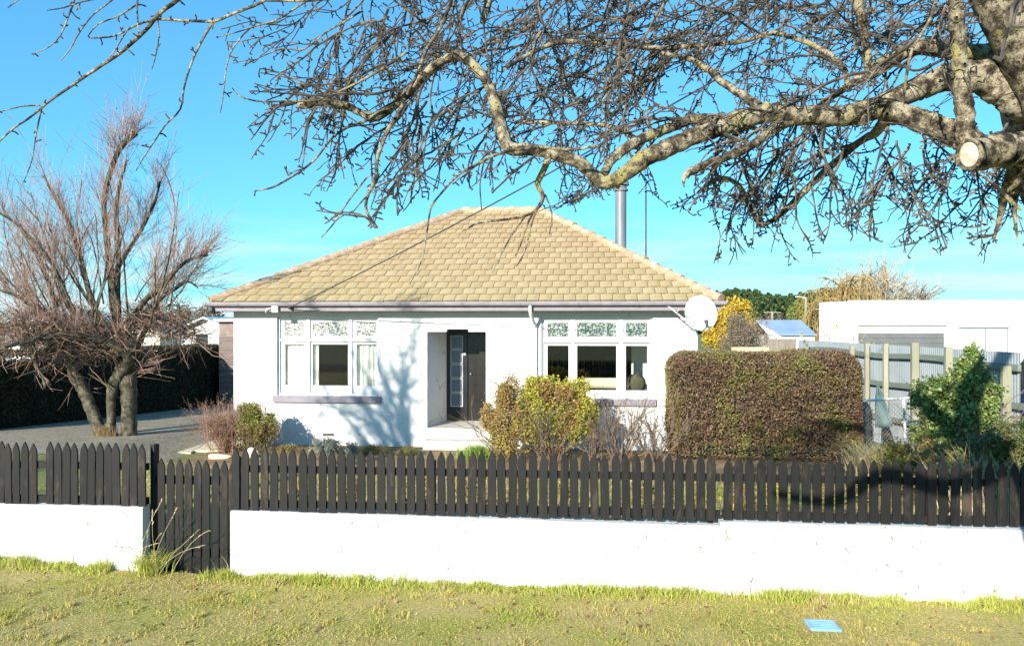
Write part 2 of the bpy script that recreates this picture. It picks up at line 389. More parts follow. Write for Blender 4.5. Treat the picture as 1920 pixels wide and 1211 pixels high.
# ------------------------------------------------------------------ ground
FY = 7.68                        # street face of the boundary wall
HY = 17.4                        # house facade
def gz(x, y):
    """height of the ground"""
    x = np.asarray(x, float); y = np.asarray(y, float)
    verge = .05 + .10 * np.clip((-x - 3.5) / 3, 0, 1)
    gard = -.15 + 0 * x
    left = .16 - .05 * np.clip(y - 16, -8, 14)
    k = np.clip((-x - 8.6) / 1.2, 0, 1); k = k * k * (3 - 2 * k)
    gard = gard * (1 - k) + left * k
    s = np.clip((y - (FY + .08)) / .2, 0, 1)
    far = np.clip((y - 30) / 60, 0, 1)
    return (verge * (1 - s) + gard * s) * (1 - far) - .3 * far
def sheet(name, xs, ys, mat, dz=0.0, clip=None):
    X, Y = np.meshgrid(xs, ys); V = np.stack([X, Y, gz(X, Y) + dz], -1).reshape(-1, 3); n = len(xs)
    i = np.arange(len(ys) - 1)[:, None] * n + np.arange(n - 1)[None]
    Q = np.stack([i, i + 1, i + n + 1, i + n], -1).reshape(-1, 4)
    if clip is not None:
        c = V[Q].mean(1); Q = Q[clip(c[:, 0], c[:, 1])]
    mb = MB(); mb.addq(V, Q); return struct(mb.build(name, mat, smooth=True))
def gmat(name, cols, sc1, sc2, fine=55, amt=.5, dark=(.05, .05, .02)):
    m, nt, b = nodes_of(name); v = coord(nt, 'World')
    c = ramp(nt, noise(nt, v, sc1, 6, .6), cols)
    c2 = ramp(nt, noise(nt, v, sc2, 6, .7), [(.38, dark), (.6, (1, 1, 1))])
    c = mixc(nt, amt, c, c2, 'MULTIPLY')
    nt.links.new(c, b.inputs['Base Color']); b.inputs['Roughness'].default_value = .95; b.inputs['Specular IOR Level'].default_value = .1
    bump(nt, b, noise(nt, v, fine, 6, .7), .8, .02); return m
verge_m = gmat('verge_turf', [(.38, (.38, .38, .10)), (.52, (.48, .41, .16)), (.7, (.52, .43, .20))], 1.1, 34, 60, .55, (.24, .2, .08))
lawn_m = gmat('garden_turf', [(.35, (.26, .30, .08)), (.6, (.42, .38, .15))], .9, 40, 60)
soil_m = gmat('dry_garden_soil', [(.3, (.20, .14, .08)), (.6, (.38, .28, .16))], 2, 30, 40)
drive_m = gmat('gravel_driveway', [(.3, (.33, .29, .22)), (.7, (.42, .37, .29))], 1.2, 14, 60, .7, (.25, .24, .22))
road_m = gmat('asphalt', [(.3, (.045, .045, .047)), (.7, (.06, .06, .06))], 1.5, 80, 90, .3)
field_m = gmat('far_grass', [(.35, (.14, .17, .06)), (.65, (.25, .23, .10))], .08, 1.5, 3, .3)
xs = np.unique(np.concatenate([np.linspace(-3000, -40, 12), np.linspace(-40, 40, 41), np.linspace(-14, 8, 60), np.linspace(40, 3000, 12)]))
ysb = np.unique(np.concatenate([np.linspace(-3000, -40, 10), np.linspace(-40, 6, 24), np.linspace(6, 9, 31), np.linspace(9, 40, 40), np.linspace(40, 120, 20), np.linspace(120, 4000, 14)]))
sheet('ground', xs, ysb, field_m)
sheet('verge_lawn', np.linspace(-16, 12, 57), np.linspace(-3, FY + .05, 40), verge_m, .006)
sheet('road', np.linspace(-200, 200, 41), np.linspace(-11, -4, 8), road_m, .008)
sheet('garden_lawn', np.linspace(-9.3, 9, 40), np.linspace(FY + .3, 15.0, 20), lawn_m, .006)
sheet('garden_bed', np.linspace(-8.3, 9, 40), np.linspace(14.0, HY, 20), soil_m, .011)
def drive_clip(x, y): return (x < -8.7 - .02 * (y - 17) * 0) & (x > -16)
sheet('driveway', np.linspace(-16, -8.6, 30), np.linspace(13.2, 34, 60), drive_m, .010)

# verge grass: short worn turf
gb = MB()
def verge_pts(n, y0, y1, x0=-7.2, x1=6.6):
    x = rng.uniform(x0, x1, n); y = rng.uniform(y0, y1, n); return x, y
def patch(x, y, s, seed):
    r = np.random.default_rng(seed); o = 0
    for k in range(5):
        a = r.uniform(0, 6.28); f = s * r.uniform(.6, 1.9); o = o + np.sin((x * math.cos(a) + y * math.sin(a)) * f + r.uniform(0, 6))
    return o / 5
x, y = verge_pts(64000, 5.2, 7.75)
B = np.stack([x, y, gz(x, y)], 1)
p = patch(x, y, 2.2, 3) + .5 * patch(x, y, 7, 5); hgt = .022 + .016 * np.clip(p, -.6, 1.2)
blades(gb, B, hgt, .008, 1.3)
tx, ty = verge_pts(420, 5.4, 7.6); k = rng.integers(0, 420, 15000); tr_h = rng.uniform(.025, .062, 420)[k]; tr_r = rng.uniform(.02, .07, 420)[k]
x = tx[k] + rng.normal(0, 1, 15000) * tr_r; y = ty[k] + rng.normal(0, 1, 15000) * tr_r; B = np.stack([x, y, gz(x, y)], 1); blades(gb, B, tr_h, .008, 1.0)
verge_leaf = leafmat('verge_blades', [(.56, .45, .16), (.48, .41, .12), (.40, .37, .09), (.62, .50, .23), (.44, .37, .12)],
                     [(.38, .42, .07), (.46, .48, .09), (.52, .50, .13), (.30, .35, .05)], 1.0, .7, .4, (.51, .68))
o = gb.build('verge_grass', verge_leaf); tag(o, 'short patchy yellow green grass on the verge in front of the wall', 'grass', kind='stuff')
lb = MB(); x, y = verge_pts(420, 5.4, 7.66); leaves(lb, np.stack([x, y, gz(x, y) + .022], 1), .05, .6)
tag(lb.build('fallen_leaves', leafmat('dead_leaves', [(.16, .09, .05), (.24, .14, .07), (.30, .20, .11), (.12, .07, .045)], None, 1, .8, .1)), 'brown dead leaves scattered over the verge grass', 'leaves', kind='stuff')
# taller grass left by the mower along the wall
gb = MB()
n = 21000; x = rng.uniform(-7.4, 6.6, n); x = x[(x < -4.95) | (x > -3.95)]; n = len(x)
dens = .5 + .8 * patch(x, 0 * x, 5.0, 11); keep = rng.uniform(0, 1, n) < np.clip(dens + .25, .1, 1); x = x[keep]; n = len(x)
y = FY - .01 - np.abs(rng.normal(0, .10, n)); B = np.stack([x, y, gz(x, y)], 1)
hh = .085 + .075 * patch(x, y, 4, 12) + .06 * patch(x, y, 14, 13); hh = np.where(rng.uniform(0, 1, n) < .05, hh * 2.0, hh); hh = np.clip(hh, .03, .34) * np.clip(1.15 - (FY - y) * 2.2, .3, 1)
blades(gb, B, hh, .0075, .75)
edge_leaf = leafmat('long_grass_blades', [(.42, .47, .09), (.52, .53, .13), (.34, .42, .07), (.56, .50, .20), (.48, .50, .11)], [(.56, .46, .24), (.50, .42, .19), (.44, .46, .13)], 2.5, .6, .4, (.55, .66))
o = gb.build('wall_foot_grass', edge_leaf); tag(o, 'longer bright green grass along the foot of the white boundary wall', 'grass', kind='stuff')
# garden grass behind the pickets
gb = MB(); n = 26000; x = rng.uniform(-9.0, 8.5, n); y = rng.uniform(FY + .35, 14.5, n); B = np.stack([x, y, gz(x, y)], 1)
blades(gb, B, .06, .012, .7)
o = gb.build('garden_grass', leafmat('garden_blades', [(.28, .34, .07), (.38, .40, .10), (.46, .40, .15)], [(.54, .43, .22), (.48, .36, .17)], .6, .7, .3, (.45, .55)))
tag(o, 'garden grass seen through the gaps of the black pickets', 'grass', kind='stuff')

# ------------------------------------------------------------------ boundary wall and pickets
xa = xy(267, FY); xb = xy(432, FY); xc = xy(1350, FY); xend = 6.6; xstart = -8.2
def wall(x0, x1, ztop0, ztop1, y0, y1, label):
    mb = MB(); n = max(2, int((x1 - x0) / .12)); X = np.linspace(x0, x1, n)
    zt = np.linspace(ztop0, ztop1, n) + .006 * patch(X, 0 * X, 6, 21)
    fy = .004 * patch(X, 0 * X, 4, 22)
    rows = [(y0, -.35), (y0, .35), (y0, None), (y1, None), (y1, -.35)]
    V = []
    for yy, z in rows:
        for i in range(n):
            V.append((X[i], yy + (fy[i] if yy == y0 else 0), zt[i] if z is None else z))
    V = np.array(V); Q = []
    for r in range(4):
        for i in range(n - 1): Q.append((r * n + i, r * n + i + 1, (r + 1) * n + i + 1, (r + 1) * n + i))
    mb.addq(V, Q)
    for i in (0, n - 1): mb.poly([V[r * n + i] for r in (0, 1, 2, 3, 4)])
    o = mb.build('boundary_wall', white_wall, loc=((x0 + x1) / 2, y0, 0)); bevel(o, .012, 2)
    return tag(o, label, 'wall')
wall(xstart, xa, .765, .765, FY, FY + .2, 'low white painted wall left of the black gate under tree shadows')
wall(xb, xc, .755, .718, FY, FY + .2, 'long low white painted wall between the gate and the step in its top')
wall(xc + .004, xend, .762, .745, FY - .012, FY + .2, 'low white wall section on the right with dappled shade and raised top')

PW = .085
def picket_mesh(h, name='picket', wd=PW, seed=0):
    mb = MB(); hw = wd / 2; t = .02
    poly = [(-hw, 0, 0), (hw, 0, 0), (hw * 1.0, 0, h - .10), (hw * .80, 0, h - .062), (.004, 0, h), (-.004, 0, h), (-hw * .80, 0, h - .062), (-hw, 0, h - .10)]
    mb.prism(poly, (0, t, 0)); return mb
def fence(name, label, x0, x1, y, zb, zt, pitch, skip=(), posts=(), rails=(.82, 1.18), group=None):
    root = thing(name, label, 'fence', ((x0 + x1) / 2, y, zb))
    ra = MB()
    for z in rails:
        r = MB(); r.box(x0, x1, y + .021, y + .066, z - .035, z + .035); r.build('rail', picket_m, root)
    for px_ in posts:
        px_ = x0 + (round((px_ - x0) / pitch - .5) + .5) * pitch; q = MB(); q.box(px_ - .026, px_ + .022, y + .067, y + .157, .2, zt - .12); q.build('post', picket_m, root)
    proto = None; n = int(round((x1 - x0) / pitch)); h = zt - zb
    for i in range(n):
        if i in skip: continue
        if proto is None:
            proto = picket_mesh(h).build('picket', picket_m); bevel(proto, .003, 1); o = proto; 
        else:
            o = proto.copy(); COL.objects.link(o); o.parent = None
        o.location = (x0 + (i + .5) * pitch + random.uniform(-.004, .004), y + random.uniform(-.002, .002), zb + random.uniform(-.010, .008))
        o.rotation_euler = (random.uniform(-.008, .008), random.uniform(-.018, .018), random.uniform(-.03, .03))
        o.scale = (random.uniform(.95, 1.04), 1, random.uniform(.985, 1.012))
        adopt(o, root)
    return root
yP = FY + .035
# left section: pickets from the gate to beyond the frame, one missing near the frame's left edge
npl = 32; pl = .0945; x_l0 = xa - .0 - npl * pl + .02
miss = int((xy(77, yP) - x_l0) / pl)
fence('picket_fence', 'black picket fence on the left white wall, one picket missing', x_l0, x_l0 + npl * pl, yP, .772, 1.425, pl, skip=(miss,), posts=(xy(150, yP), xy(-60, yP)))
fence('picket_fence', 'long sunlit black picket fence on the middle white wall', xb - .015, xc + .012, yP, .752, 1.405, .1035, posts=(xb + .06, xb + 2.1, xb + 4.0, xc - .1))
fence('picket_fence', 'black picket fence on the right under the shadow of the big bough', xc + .03, xend, yP, .775, 1.385, .106, posts=(xc + 2.0,))

# gate
gx0 = xa + .06; gx1 = xb - .005; gy = FY + .17
root = thing('garden_gate', 'black picket gate hung between the two white walls', 'gate', ((gx0 + gx1) / 2, gy, .0))
for z in (.25, 1.02):
    r = MB(); r.box(gx0, gx1, gy + .021, gy + .06, z - .045, z + .045); r.build('rail', picket_m, root)
r = MB(); r.bar((gx0 + .06, gy + .0405, .30), (gx1 - .06, gy + .0405, .97), .036, .07, up=(0, -1, 0)); r.build('brace', picket_m, root)
proto = None; ng = 9; pg = (gx1 - gx0) / ng
for i in range(ng):
    if proto is None: proto = picket_mesh(1.235).build('picket', picket_m); bevel(proto, .003, 1); o = proto
    else: o = proto.copy(); COL.objects.link(o); o.parent = None
    o.location = (gx0 + (i + .5) * pg, gy + random.uniform(-.002, .002), .015 + random.uniform(-.008, .004) - i * .002)
    o.rotation_euler = (0, random.uniform(-.008, .008), random.uniform(-.015, .015)); adopt(o, root)
for xx, lab in ((gx0 - .05, 'weathered black post at the left end of the picket gate'), (gx1 + .05, 'black post behind the picket gate at its right end')):
    pass
mb = MB(); mb.box(xa + .003, gx0 - .012, FY + .14, FY + .24, -.1, 1.40); tag(bevel(mb.build('gate_post', picket_m, loc=(xa + .05, FY + .19, 0)), .004), 'weathered black timber post at the left end of the gate', 'post')

# long seeding grass at the gate's foot
def grass_clump(name, label, c, n, h, wdt, spread, mat, lean=.7, stalks=0, cat='grass clump'):
    root = thing(name, label, cat, c)
    mb = MB(); a = rng.uniform(0, 6.28, n); r = np.abs(rng.normal(0, spread, n))
    B = np.stack([c[0] + r * np.cos(a), c[1] + r * np.sin(a) * .6, np.full(n, c[2])], 1)
    blades(mb, B, h, wdt, lean); mb.build('leaves', mat, root)
    if stalks:
        mb = MB()
        for k in range(stalks):
            d = np.array([rng.uniform(-.2, .75), rng.uniform(-.5, .1), 1.]); P = grow(np.array(c) + [rng.normal(0, spread), rng.normal(0, spread * .4) - .03, 0], d, h * rng.uniform(2.0, 3.6), .03, .035, .03)
            mb.tube(P, np.linspace(.003, .0015, len(P)), 4, False)
            q = P[-6:]; mb.prisms(q[:-1], q[1:] + rng.normal(0, .008, (5, 3)), .005, .003, 3)
        mb.build('seed_stalks', straw_m, root)
    return root
straw_m = M('straw', [(.3, (.38, .31, .16)), (.7, (.52, .44, .26))], 6, .8)
gc = on_z(275, 1085, .05)
grass_clump('tall_grass_clump', 'tall seeding grass clump at the left foot of the picket gate', (gc[0], FY - .05, .06), 420, .26, .009, .10, edge_leaf, .8, 14)
gc = on_z(420, 1090, .05)
grass_clump('tall_grass_clump', 'small bright grass tuft at the right foot of the picket gate', (gc[0], FY - .03, .04), 240, .12, .008, .07, edge_leaf, .8, 0)

# water meter lid
c = on_z(1542, 1172, .06)
root = thing('water_meter_lid', 'small bright blue plastic meter lid set into the verge grass', 'meter lid', c)
blue_m = M('blue_plastic', [(.35, (.16, .33, .66)), (.7, (.25, .43, .74))], 9, .45)
mb = MB(); mb.box(c[0] - .13, c[0] + .13, c[1] - .12, c[1] + .10, .03, .078); bevel(mb.build('lid', blue_m, root), .008)
mb = MB()
for i in range(5): mb.box(c[0] - .10, c[0] + .10, c[1] - .10 + i * .04, c[1] - .083 + i * .04, .0782, .084)
mb.build('ribs', blue_m, root)

# ------------------------------------------------------------------ house
exec_house = True
wl, wr = xy(438, HY), xy(1308, HY); ZT = 2.98; HB = HY + 8.6; TH = .22
house = thing('house', 'single storey white rendered house with hipped sandy tile roof behind the fence', 'house', ((wl + wr) / 2, HY, -.15))
EY = HY - .38; el, er = xy(395, EY), xy(1352, EY); EB = HB + .38; EZ = 3.16
RY = (EY + EB) / 2
def X(px): return xy(px, HY)
def Z(py, px=850): return zy(px, py, HY)
w1 = (X(519), X(709), Z(742, 610), Z(593.5, 610)); w2 = (X(1015), X(1224), Z(747, 1120), Z(594, 1120))
pa, pb = X(801), X(911); PT = Z(622); PF = .30
mb = MB(); y0, y1 = HY, HY + TH
def seg(a, b, z0, z1): mb.box(a, b, y0, y1, z0, z1)
zb = -.4
seg(wl, w1[0], zb, ZT); seg(w1[0], w1[1], zb, w1[2]); seg(w1[0], w1[1], w1[3], ZT); seg(w1[1], pa, zb, ZT)
n0, n1 = X(837), X(878); PN = Z(617)
seg(pa, n0, PT, ZT); seg(n0, n1, PN, ZT); seg(n1, pb, PT, ZT)
seg(pb, w2[0], zb, ZT); seg(w2[0], w2[1], zb, w2[2]); seg(w2[0], w2[1], w2[3], ZT); seg(w2[1], wr, zb, ZT)
mb.box(wl, wl + TH, y1, HB, zb, ZT); mb.box(wr - TH, wr, y1, HB, zb, ZT); mb.box(wl + TH, wr - TH, HB - TH, HB, zb, ZT)
mb.build('wall', white_render, house)
# room shells behind the windows
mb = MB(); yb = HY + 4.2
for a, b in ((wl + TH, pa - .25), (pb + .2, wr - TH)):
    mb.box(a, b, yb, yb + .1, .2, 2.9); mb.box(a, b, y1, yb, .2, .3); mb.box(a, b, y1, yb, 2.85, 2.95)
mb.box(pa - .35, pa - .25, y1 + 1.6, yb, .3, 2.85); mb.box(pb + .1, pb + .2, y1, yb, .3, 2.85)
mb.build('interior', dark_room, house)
# porch recess
PB = HY + 1.35; pla = on_y(838, 700, PB)[0]
mb = MB(); mb.prism([(pa, HY + TH, PF - .02), (pla, PB, PF - .02), (pla - .12, PB, PF - .02), (pa - .12, HY + TH, PF - .02)], (0, 0, PN - PF + .1))
mb.box(pb, pb + .1, HY + TH, PB, PF - .02, PN + .08)
mb.build('porch_wall', white_render, house)
mb = MB(); mb.box(pa - .12, pb + .1, HY + TH + .002, PB + .1, PN + .082, PN + .14); mb.box(pla - .1, pb + .1, PB + .06, PB + .12, PF, PN + .08); mb.build('porch_shade_lining', black_paint, house)  # ceiling and back wall coloured black to stand in for the recess's shade
mb = MB(); mb.box(pa - .1, pb + .1, HY - .02, PB + .06, -.3, PF); bevel(mb.build('porch_floor', concrete, house), .01)
mb = MB(); mb.box(pa - .02, pb + .5, HY - .40, HY - .022, -.3, .06); bevel(mb.build('step', concrete, house), .012)
# porch doors
dx1 = on_y(877, 700, PB)[0]; dr = pb + .02
d = MB(); d.box(pla, dx1, PB - .03, PB + .02, PF + .005, PN + .07); door = bevel(d.build('door', black_paint, house), .004); door['label'] = 'black door leaf with five square frosted panes'
for i in range(5):
    a = on_y(846, 630 + i * 26.9, PB - .03); b2 = on_y(867, 653.5 + i * 26.9, PB - .03)
    m_ = MB(); m_.box(a[0], b2[0], PB - .038, PB - .0315, b2[2], a[2]); m_.build('pane', door_glass, door)
    f = MB(); q = .012
    f.box(a[0] - q, b2[0] + q, PB - .044, PB - .0385, a[2], a[2] + q); f.box(a[0] - q, b2[0] + q, PB - .044, PB - .0385, b2[2] - q, b2[2])
    f.box(a[0] - q, a[0], PB - .044, PB - .0385, b2[2], a[2]); f.box(b2[0], b2[0] + q, PB - .044, PB - .0385, b2[2], a[2])
    f.build('pane_bead', dish_m, door)
h = on_y(871.5, 664, PB - .03); m_ = MB(); m_.lathe([(.0, -.03), (.028, -.03), (.03, -.012), (.02, 0)], (h[0], PB - .031, h[2]), 16, 'y'); m_.build('lock', white_pipe, door, True)
d = MB(); d.box(dx1 + .004, dr, PB + .01, PB + .058, PF + .005, PN + .06); door2 = d.build('door', door_wood, house); door2['label'] = 'dark stained panelled front door'
for z0_, z1_ in ((.42, .72), (.80, 1.10), (1.18, 1.34), (1.42, 1.95), (2.03, 2.4)):
    m_ = MB(); m_.box(dx1 + .13, dr - .12, PB - .002, PB + .008, z0_, z1_); bevel(m_.build('panel', door_wood, door2), .006)
h = on_y(880.5, 701, PB); m_ = MB(); m_.lathe([(0, -.06), (.026, -.055), (.03, -.04), (.012, -.025), (.012, 0)], (h[0] + .03, PB + .009, h[2]), 16, 'y'); m_.build('knob', metal_grey, door2, True)

def window(w, cols, rows_up, rows_lo, lead, label, split):
    """cols: pixel spans of the three lights; frame set back in the opening"""
    x0, x1, z0, z1 = w; yf = HY + .10
    fr = MB(); t = .045
    fr.box(x0, x0 + t, yf - .03, yf + .1, z0, z1); fr.box(x1 - t, x1, yf - .03, yf + .1, z0, z1); fr.box(x0 + t, x1 - t, yf - .03, yf + .1, z1 - t, z1)
    win = bevel(fr.build('window', white_paint, house), .004); win['label'] = label
    # white frame: mullions, transom, head and foot
    m_ = MB(); xi0, xi1 = x0 + t, x1 - t; zi1 = z1 - t; zs = Z(split[0], 610)
    mx = [xi0] + [X(q) for q in split[1]] + [xi1]
    m_.box(xi0, xi1, yf - .012, yf + .09, z0, z0 + .05); m_.box(xi0, xi1, yf, yf + .09, zi1 - .03, zi1)
    m_.box(xi0, xi1, yf - .045, yf + .09, zs - .028, zs + .028)
    for q in mx[1:-1]:
        m_.box(q - .045, q + .045, yf - .02, yf + .09, z0 + .05, zs - .028); m_.box(q - .045, q + .045, yf - .02, yf + .09, zs + .028, zi1 - .03)
    bevel(m_.build('frame', white_paint, win), .004)
    for i in range(3):
        a, b = mx[i] + (.050 if i else .004), mx[i + 1] - (.050 if i < 2 else .004)
        for (py0, py1), mat_, up in ((rows_up, lead, True), (rows_lo, glass, False)):
            za, zb_ = (zs + .031, zi1 - .033) if up else (z0 + .053, zs - .031)
            ga, gb2 = X(cols[i][0]), X(cols[i][1]); gz1, gz0 = Z(py0, 610), Z(py1, 610)
            s = MB(); ys0, ys1 = yf + .018, yf + .060
            s.box(a, ga, ys0, ys1, za, zb_); s.box(gb2, b, ys0, ys1, za, zb_); s.box(ga, gb2, ys0, ys1, za, gz0); s.box(ga, gb2, ys0, ys1, gz1, zb_)
            bevel(s.build('sash', white_paint, win), .005)
            p = MB(); p.box(ga - .005, gb2 + .005, ys0 + .02, ys0 + .026, gz0 - .005, gz1 + .005); p.build('pane', mat_, win)
    s = MB(); s.box(x0 - .07, x1 + .07, HY - .075, HY + .06, z0 - .155, z0 - .002); bevel(s.build('sill', lav, win), .008)
    return win
win1 = window(w1, ((531, 566.5), (583, 649.5), (666, 702)), (604, 629.5), (646, 723.5), lead_white, 'window with white curtains left of the porch', (637.5, (575.5, 655)))
win2 = window(w2, ((1026, 1066), (1082, 1156), (1174, 1214.5)), (605, 630.5), (647, 728), lead_teal, 'dark window with teal patterned top lights right of the porch', (638.5, (1074, 1165)))
def curtain(win, a, b, z0, z1, folds=8, y=HY + .215):
    n = folds * 8; xs_ = np.linspace(a, b, n + 1); yy = y + .025 * np.sin(np.linspace(0, folds * 2 * math.pi, n + 1) + .4 * np.sin(np.linspace(0, 9, n + 1))) + .01 * rng.normal(size=n + 1)
    V = np.concatenate([np.stack([xs_, yy, np.full(n + 1, z)], 1) for z in (z0, (z0 + z1) / 2, z1)]); i = np.arange(n)
    Q = np.concatenate([np.stack([i, i + 1, i + n + 2, i + n + 1], 1) + r * (n + 1) for r in (0, 1)])
    c_ = MB(); c_.addq(V, Q); c_.build('curtain', curtain_m, win, True)
zc0, zc1 = w1[2] - .1, w1[3] + .02
curtain(win1, X(526), X(572), zc0, zc1, 5); curtain(win1, X(579), X(592), zc0, zc1, 2); curtain(win1, X(658), X(707), zc0, zc1, 5)
# furniture seen through the right-hand window
sf = (X(1120), HY + .75, .3)
root = thing('sofa', 'beige sofa back showing above the sill inside the right window', 'sofa', sf)
sofa_m = M('beige_cloth', [(.3, (.55, .48, .36)), (.7, (.66, .58, .46))], 8, .9)
q = MB(); th = np.linspace(0, 2 * math.pi, 17)[:-1]
zsf = Z(722, 1120)
q.tube([(X(1062), HY + .55, zsf), (X(1170), HY + .55, zsf)], .13, 14); q.build('backrest', sofa_m, root, True)
q = MB(); q.box(X(1062), X(1170), HY + .55, HY + 1.3, .3, .75); bevel(q.build('seat', sofa_m, root), .05, 3)
q = MB(); q.lathe([(0, -.09), (.16, -.08), (.23, 0), (.16, .08), (0, .09)], (X(1195), HY + .5, Z(722, 1195)), 18, 'y')
tag(q.build('cushion', M('olive_cloth', [(.3, (.06, .06, .04)), (.7, (.11, .10, .06))], 12, .95), smooth=True), 'dark olive cushion at the right end inside the right window', 'cushion')
q = MB(); q.box(X(1190), X(1235), HY + 1.2, HY + 1.25, .3, 2.2); q.box(X(1190), X(1235), HY + .9, HY + 1.2, 1.1, 1.14)
tag(q.build('shelf_unit', curtain_m), 'white shelf unit inside the right window', 'shelf')

# roof -------------------------------------------------------------
rl = on_y(868, 395, RY)[0]; rr = on_y(1012, 395, RY)[0]; RZ = zy(940, 398, RY)
def slope(mb, A, B, C, D, n=17, tw=.27):
    """tiles on the quad A (eave left) B (eave right) C (ridge right) D (ridge left)"""
    A, B, C, D = [np.array(q, float) for q in (A, B, C, D)]
    ex = (B - A); W = np.linalg.norm(ex); ex /= W
    upv = (D - A) - ex * ((D - A) @ ex); H = np.linalg.norm(upv); uv = upv / H; nv = np.cross(ex, uv)
    il = (D - A) @ ex; ir = W - (C - A) @ ex
    m = 8; tt = np.linspace(0, 1, m)
    prof = .020 * np.sin(math.pi * tt) ** .8
    for j in range(n):
        s0 = j / n * H; s1 = (j + 1) / n * H + .05
        off = (tw / 2 if j % 2 else 0) + .02
        k = int(W / tw) + 2
        for i in range(-1, k):
            u0 = i * tw + off; u = u0 + tt * tw * .965
            lo0, hi0 = il * s0 / H, W - ir * s0 / H; s1c = min(s1, H)
            lo1, hi1 = il * s1c / H, W - ir * s1c / H
            if u[-1] < lo0 + .02 or u[0] > hi0 - .02: continue
            jit = rng.normal(0, .004); tl = rng.normal(0, .003); sj = rng.normal(0, .008)
            rows = []
            wav = .022 * np.sin(math.pi * tt)
            for (s, hh, lo, hi, wv) in ((s0 + sj + .035, -.02, lo0, hi0, 1), (s0 + sj, .048 + jit, lo0, hi0, 1), (s1, .006, lo1, hi1, 0)):
                uu = np.clip(u, lo, max(hi, lo)); ss = s - wav * wv
                top = hh + (prof + tl * tt if hh > 0 else prof - .03)
                rows.append(A + uu[:, None] * ex + (np.full(m, s) - wav * wv)[:, None] * uv + np.asarray(top)[:, None] * nv)
            V = np.vstack(rows); q = np.arange(m - 1)
            Q = np.concatenate([np.stack([q, q + 1, q + 1 + m, q + m], 1) + r * m for r in (0, 1)])
            mb.addq(V, Q)
mb = MB()
eA, eB, eC, eD = (el, EY, EZ), (er, EY, EZ), (er, EB, EZ), (el, EB, EZ); rA, rB = (rl, RY, RZ), (rr, RY, RZ)
slope(mb, eA, eB, rB, rA); slope(mb, eC, eD, rA, rB); slope(mb, eB, eC, rB, rB); slope(mb, eD, eA, rA, rA)
# underlay boards
dn = np.array([0, 0, -.045])
roof = mb.build('roof', tile_m, house)
mb = MB()
for P in ((eA, eB, rB, rA), (eC, eD, rA, rB), (eB, eC, rB), (eD, eA, rA)): mb.poly([np.array(q) + dn for q in P])
mb.build('underlay', dark_metal, roof)
mb = MB()
def caps(a, b):
    a = np.array(a, float) + [0, 0, .035]; b = np.array(b, float) + [0, 0, .035]; L = np.linalg.norm(b - a); n = int(L / .40); t = (b - a) / L
    for i in range(n):
        p = a + t * (i * L / n); q = a + t * ((i + 1) * L / n + .05); o_ = rng.normal(0, .006, 3); p = p + o_
        mb.tube([p + [0, 0, .012], q], [.115, .103], 12)
for a, b in ((eA, rA), (eB, rB), (eC, rB), (eD, rA), (rA, rB)): caps(a, b)
mb.build('ridge_capping', cap_m, roof, False)
# flue and aerial mast
fp = at(1164, 470, 20.2)
mb = MB(); mb.lathe([(.0, 3.6), (.145, 3.6), (.145, 6.15), (.19, 6.15), (.19, 6.2), (.15, 6.22), (.15, 6.30), (.22, 6.30), (.20, 6.40), (0, 6.46)], (fp[0], fp[1], 0), 20)
fl = mb.build('flue', metal_grey, roof, True); m_ = fl.modifiers.new('e', 'EDGE_SPLIT')
ap = at(1211, 480, 20.0)
mb = MB(); mb.tube([(ap[0], ap[1], 3.6), (ap[0], ap[1], 6.3)], .022, 8)
tag(mb.build('mast', dark_metal, roof), None)
# soffit, fascia, gutters, downpipe
mb = MB(); mb.box(el + .02, er - .02, EY + .02, HY - .002, ZT + .01, ZT + .03); mb.box(el + .02, wl - .002, HY, EB - .02, ZT + .01, ZT + .03); mb.box(wr + .002, er - .02, HY, EB - .02, ZT + .01, ZT + .03); mb.build('soffit', soffit_m, house)
mb = MB(); mb.box(el, er, EY - .005, EY + .018, ZT - .01, EZ - .02); mb.box(el, el + .018, EY + .02, EB, ZT - .01, EZ - .02); mb.box(er - .018, er, EY + .02, EB, ZT - .01, EZ - .02); mb.build('fascia', lav, house)
def gutter(a, b, out):
    a = np.array(a, float); b = np.array(b, float); out = np.array(out, float); prof = []
    for k in range(9):
        t = math.pi * (k / 8) ; prof.append((.06 - .06 * math.cos(t), -.07 * math.sin(t)))
    prof = [(.0, .02)] + prof + [(.12, .015), (.135, .015), (.135, -.0)]
    for k in range(8, -1, -1):
        t = math.pi * (k / 8); prof.append((.063 - .068 * math.cos(t), -.078 * math.sin(t) - .002))
    g.prism([a + out * u + np.array([0, 0, 1]) * v for u, v in prof], b - a)
g = MB(); GZ = EZ - .005
gutter((el - .1, EY - .008, GZ), (er + .1, EY - .008, GZ), (0, -1, 0))
gutter((er + .003, EY, GZ), (er + .003, EB, GZ), (1, 0, 0)); gutter((el - .003, EB, GZ), (el - .003, EY, GZ), (-1, 0, 0))
gut = g.build('gutter', lav_dark, house)
for i in range(9):
    xg = el + .7 + i * (er - el - 1.2) / 8
    q = MB(); pr = [(xg, EY - .008 - .063 + .074 * math.cos(t), GZ - .002 - .084 * math.sin(t)) for t in np.linspace(0, math.pi, 9)]; pr2 = [(xg, EY - .008 - .063 + .066 * math.cos(t), GZ - .002 - .074 * math.sin(t)) for t in np.linspace(math.pi, 0, 9)]
    q.prism(pr + pr2, (.03, 0, 0)); q.build('bracket', lav, gut)
xd = X(1004.5); mb = MB()
xo = X(997)
mb.tube(smooth_path([(xo, EY - .07, GZ - .05), (xo, EY - .07, GZ - .2), (xo + .02, EY + .05, GZ - .33), (xd, HY - .06, 2.62), (xd, HY - .05, 2.4), (xd, HY - .05, -.1)], .06), .038, 12)
mb.build('downpipe', white_paint, house, True)
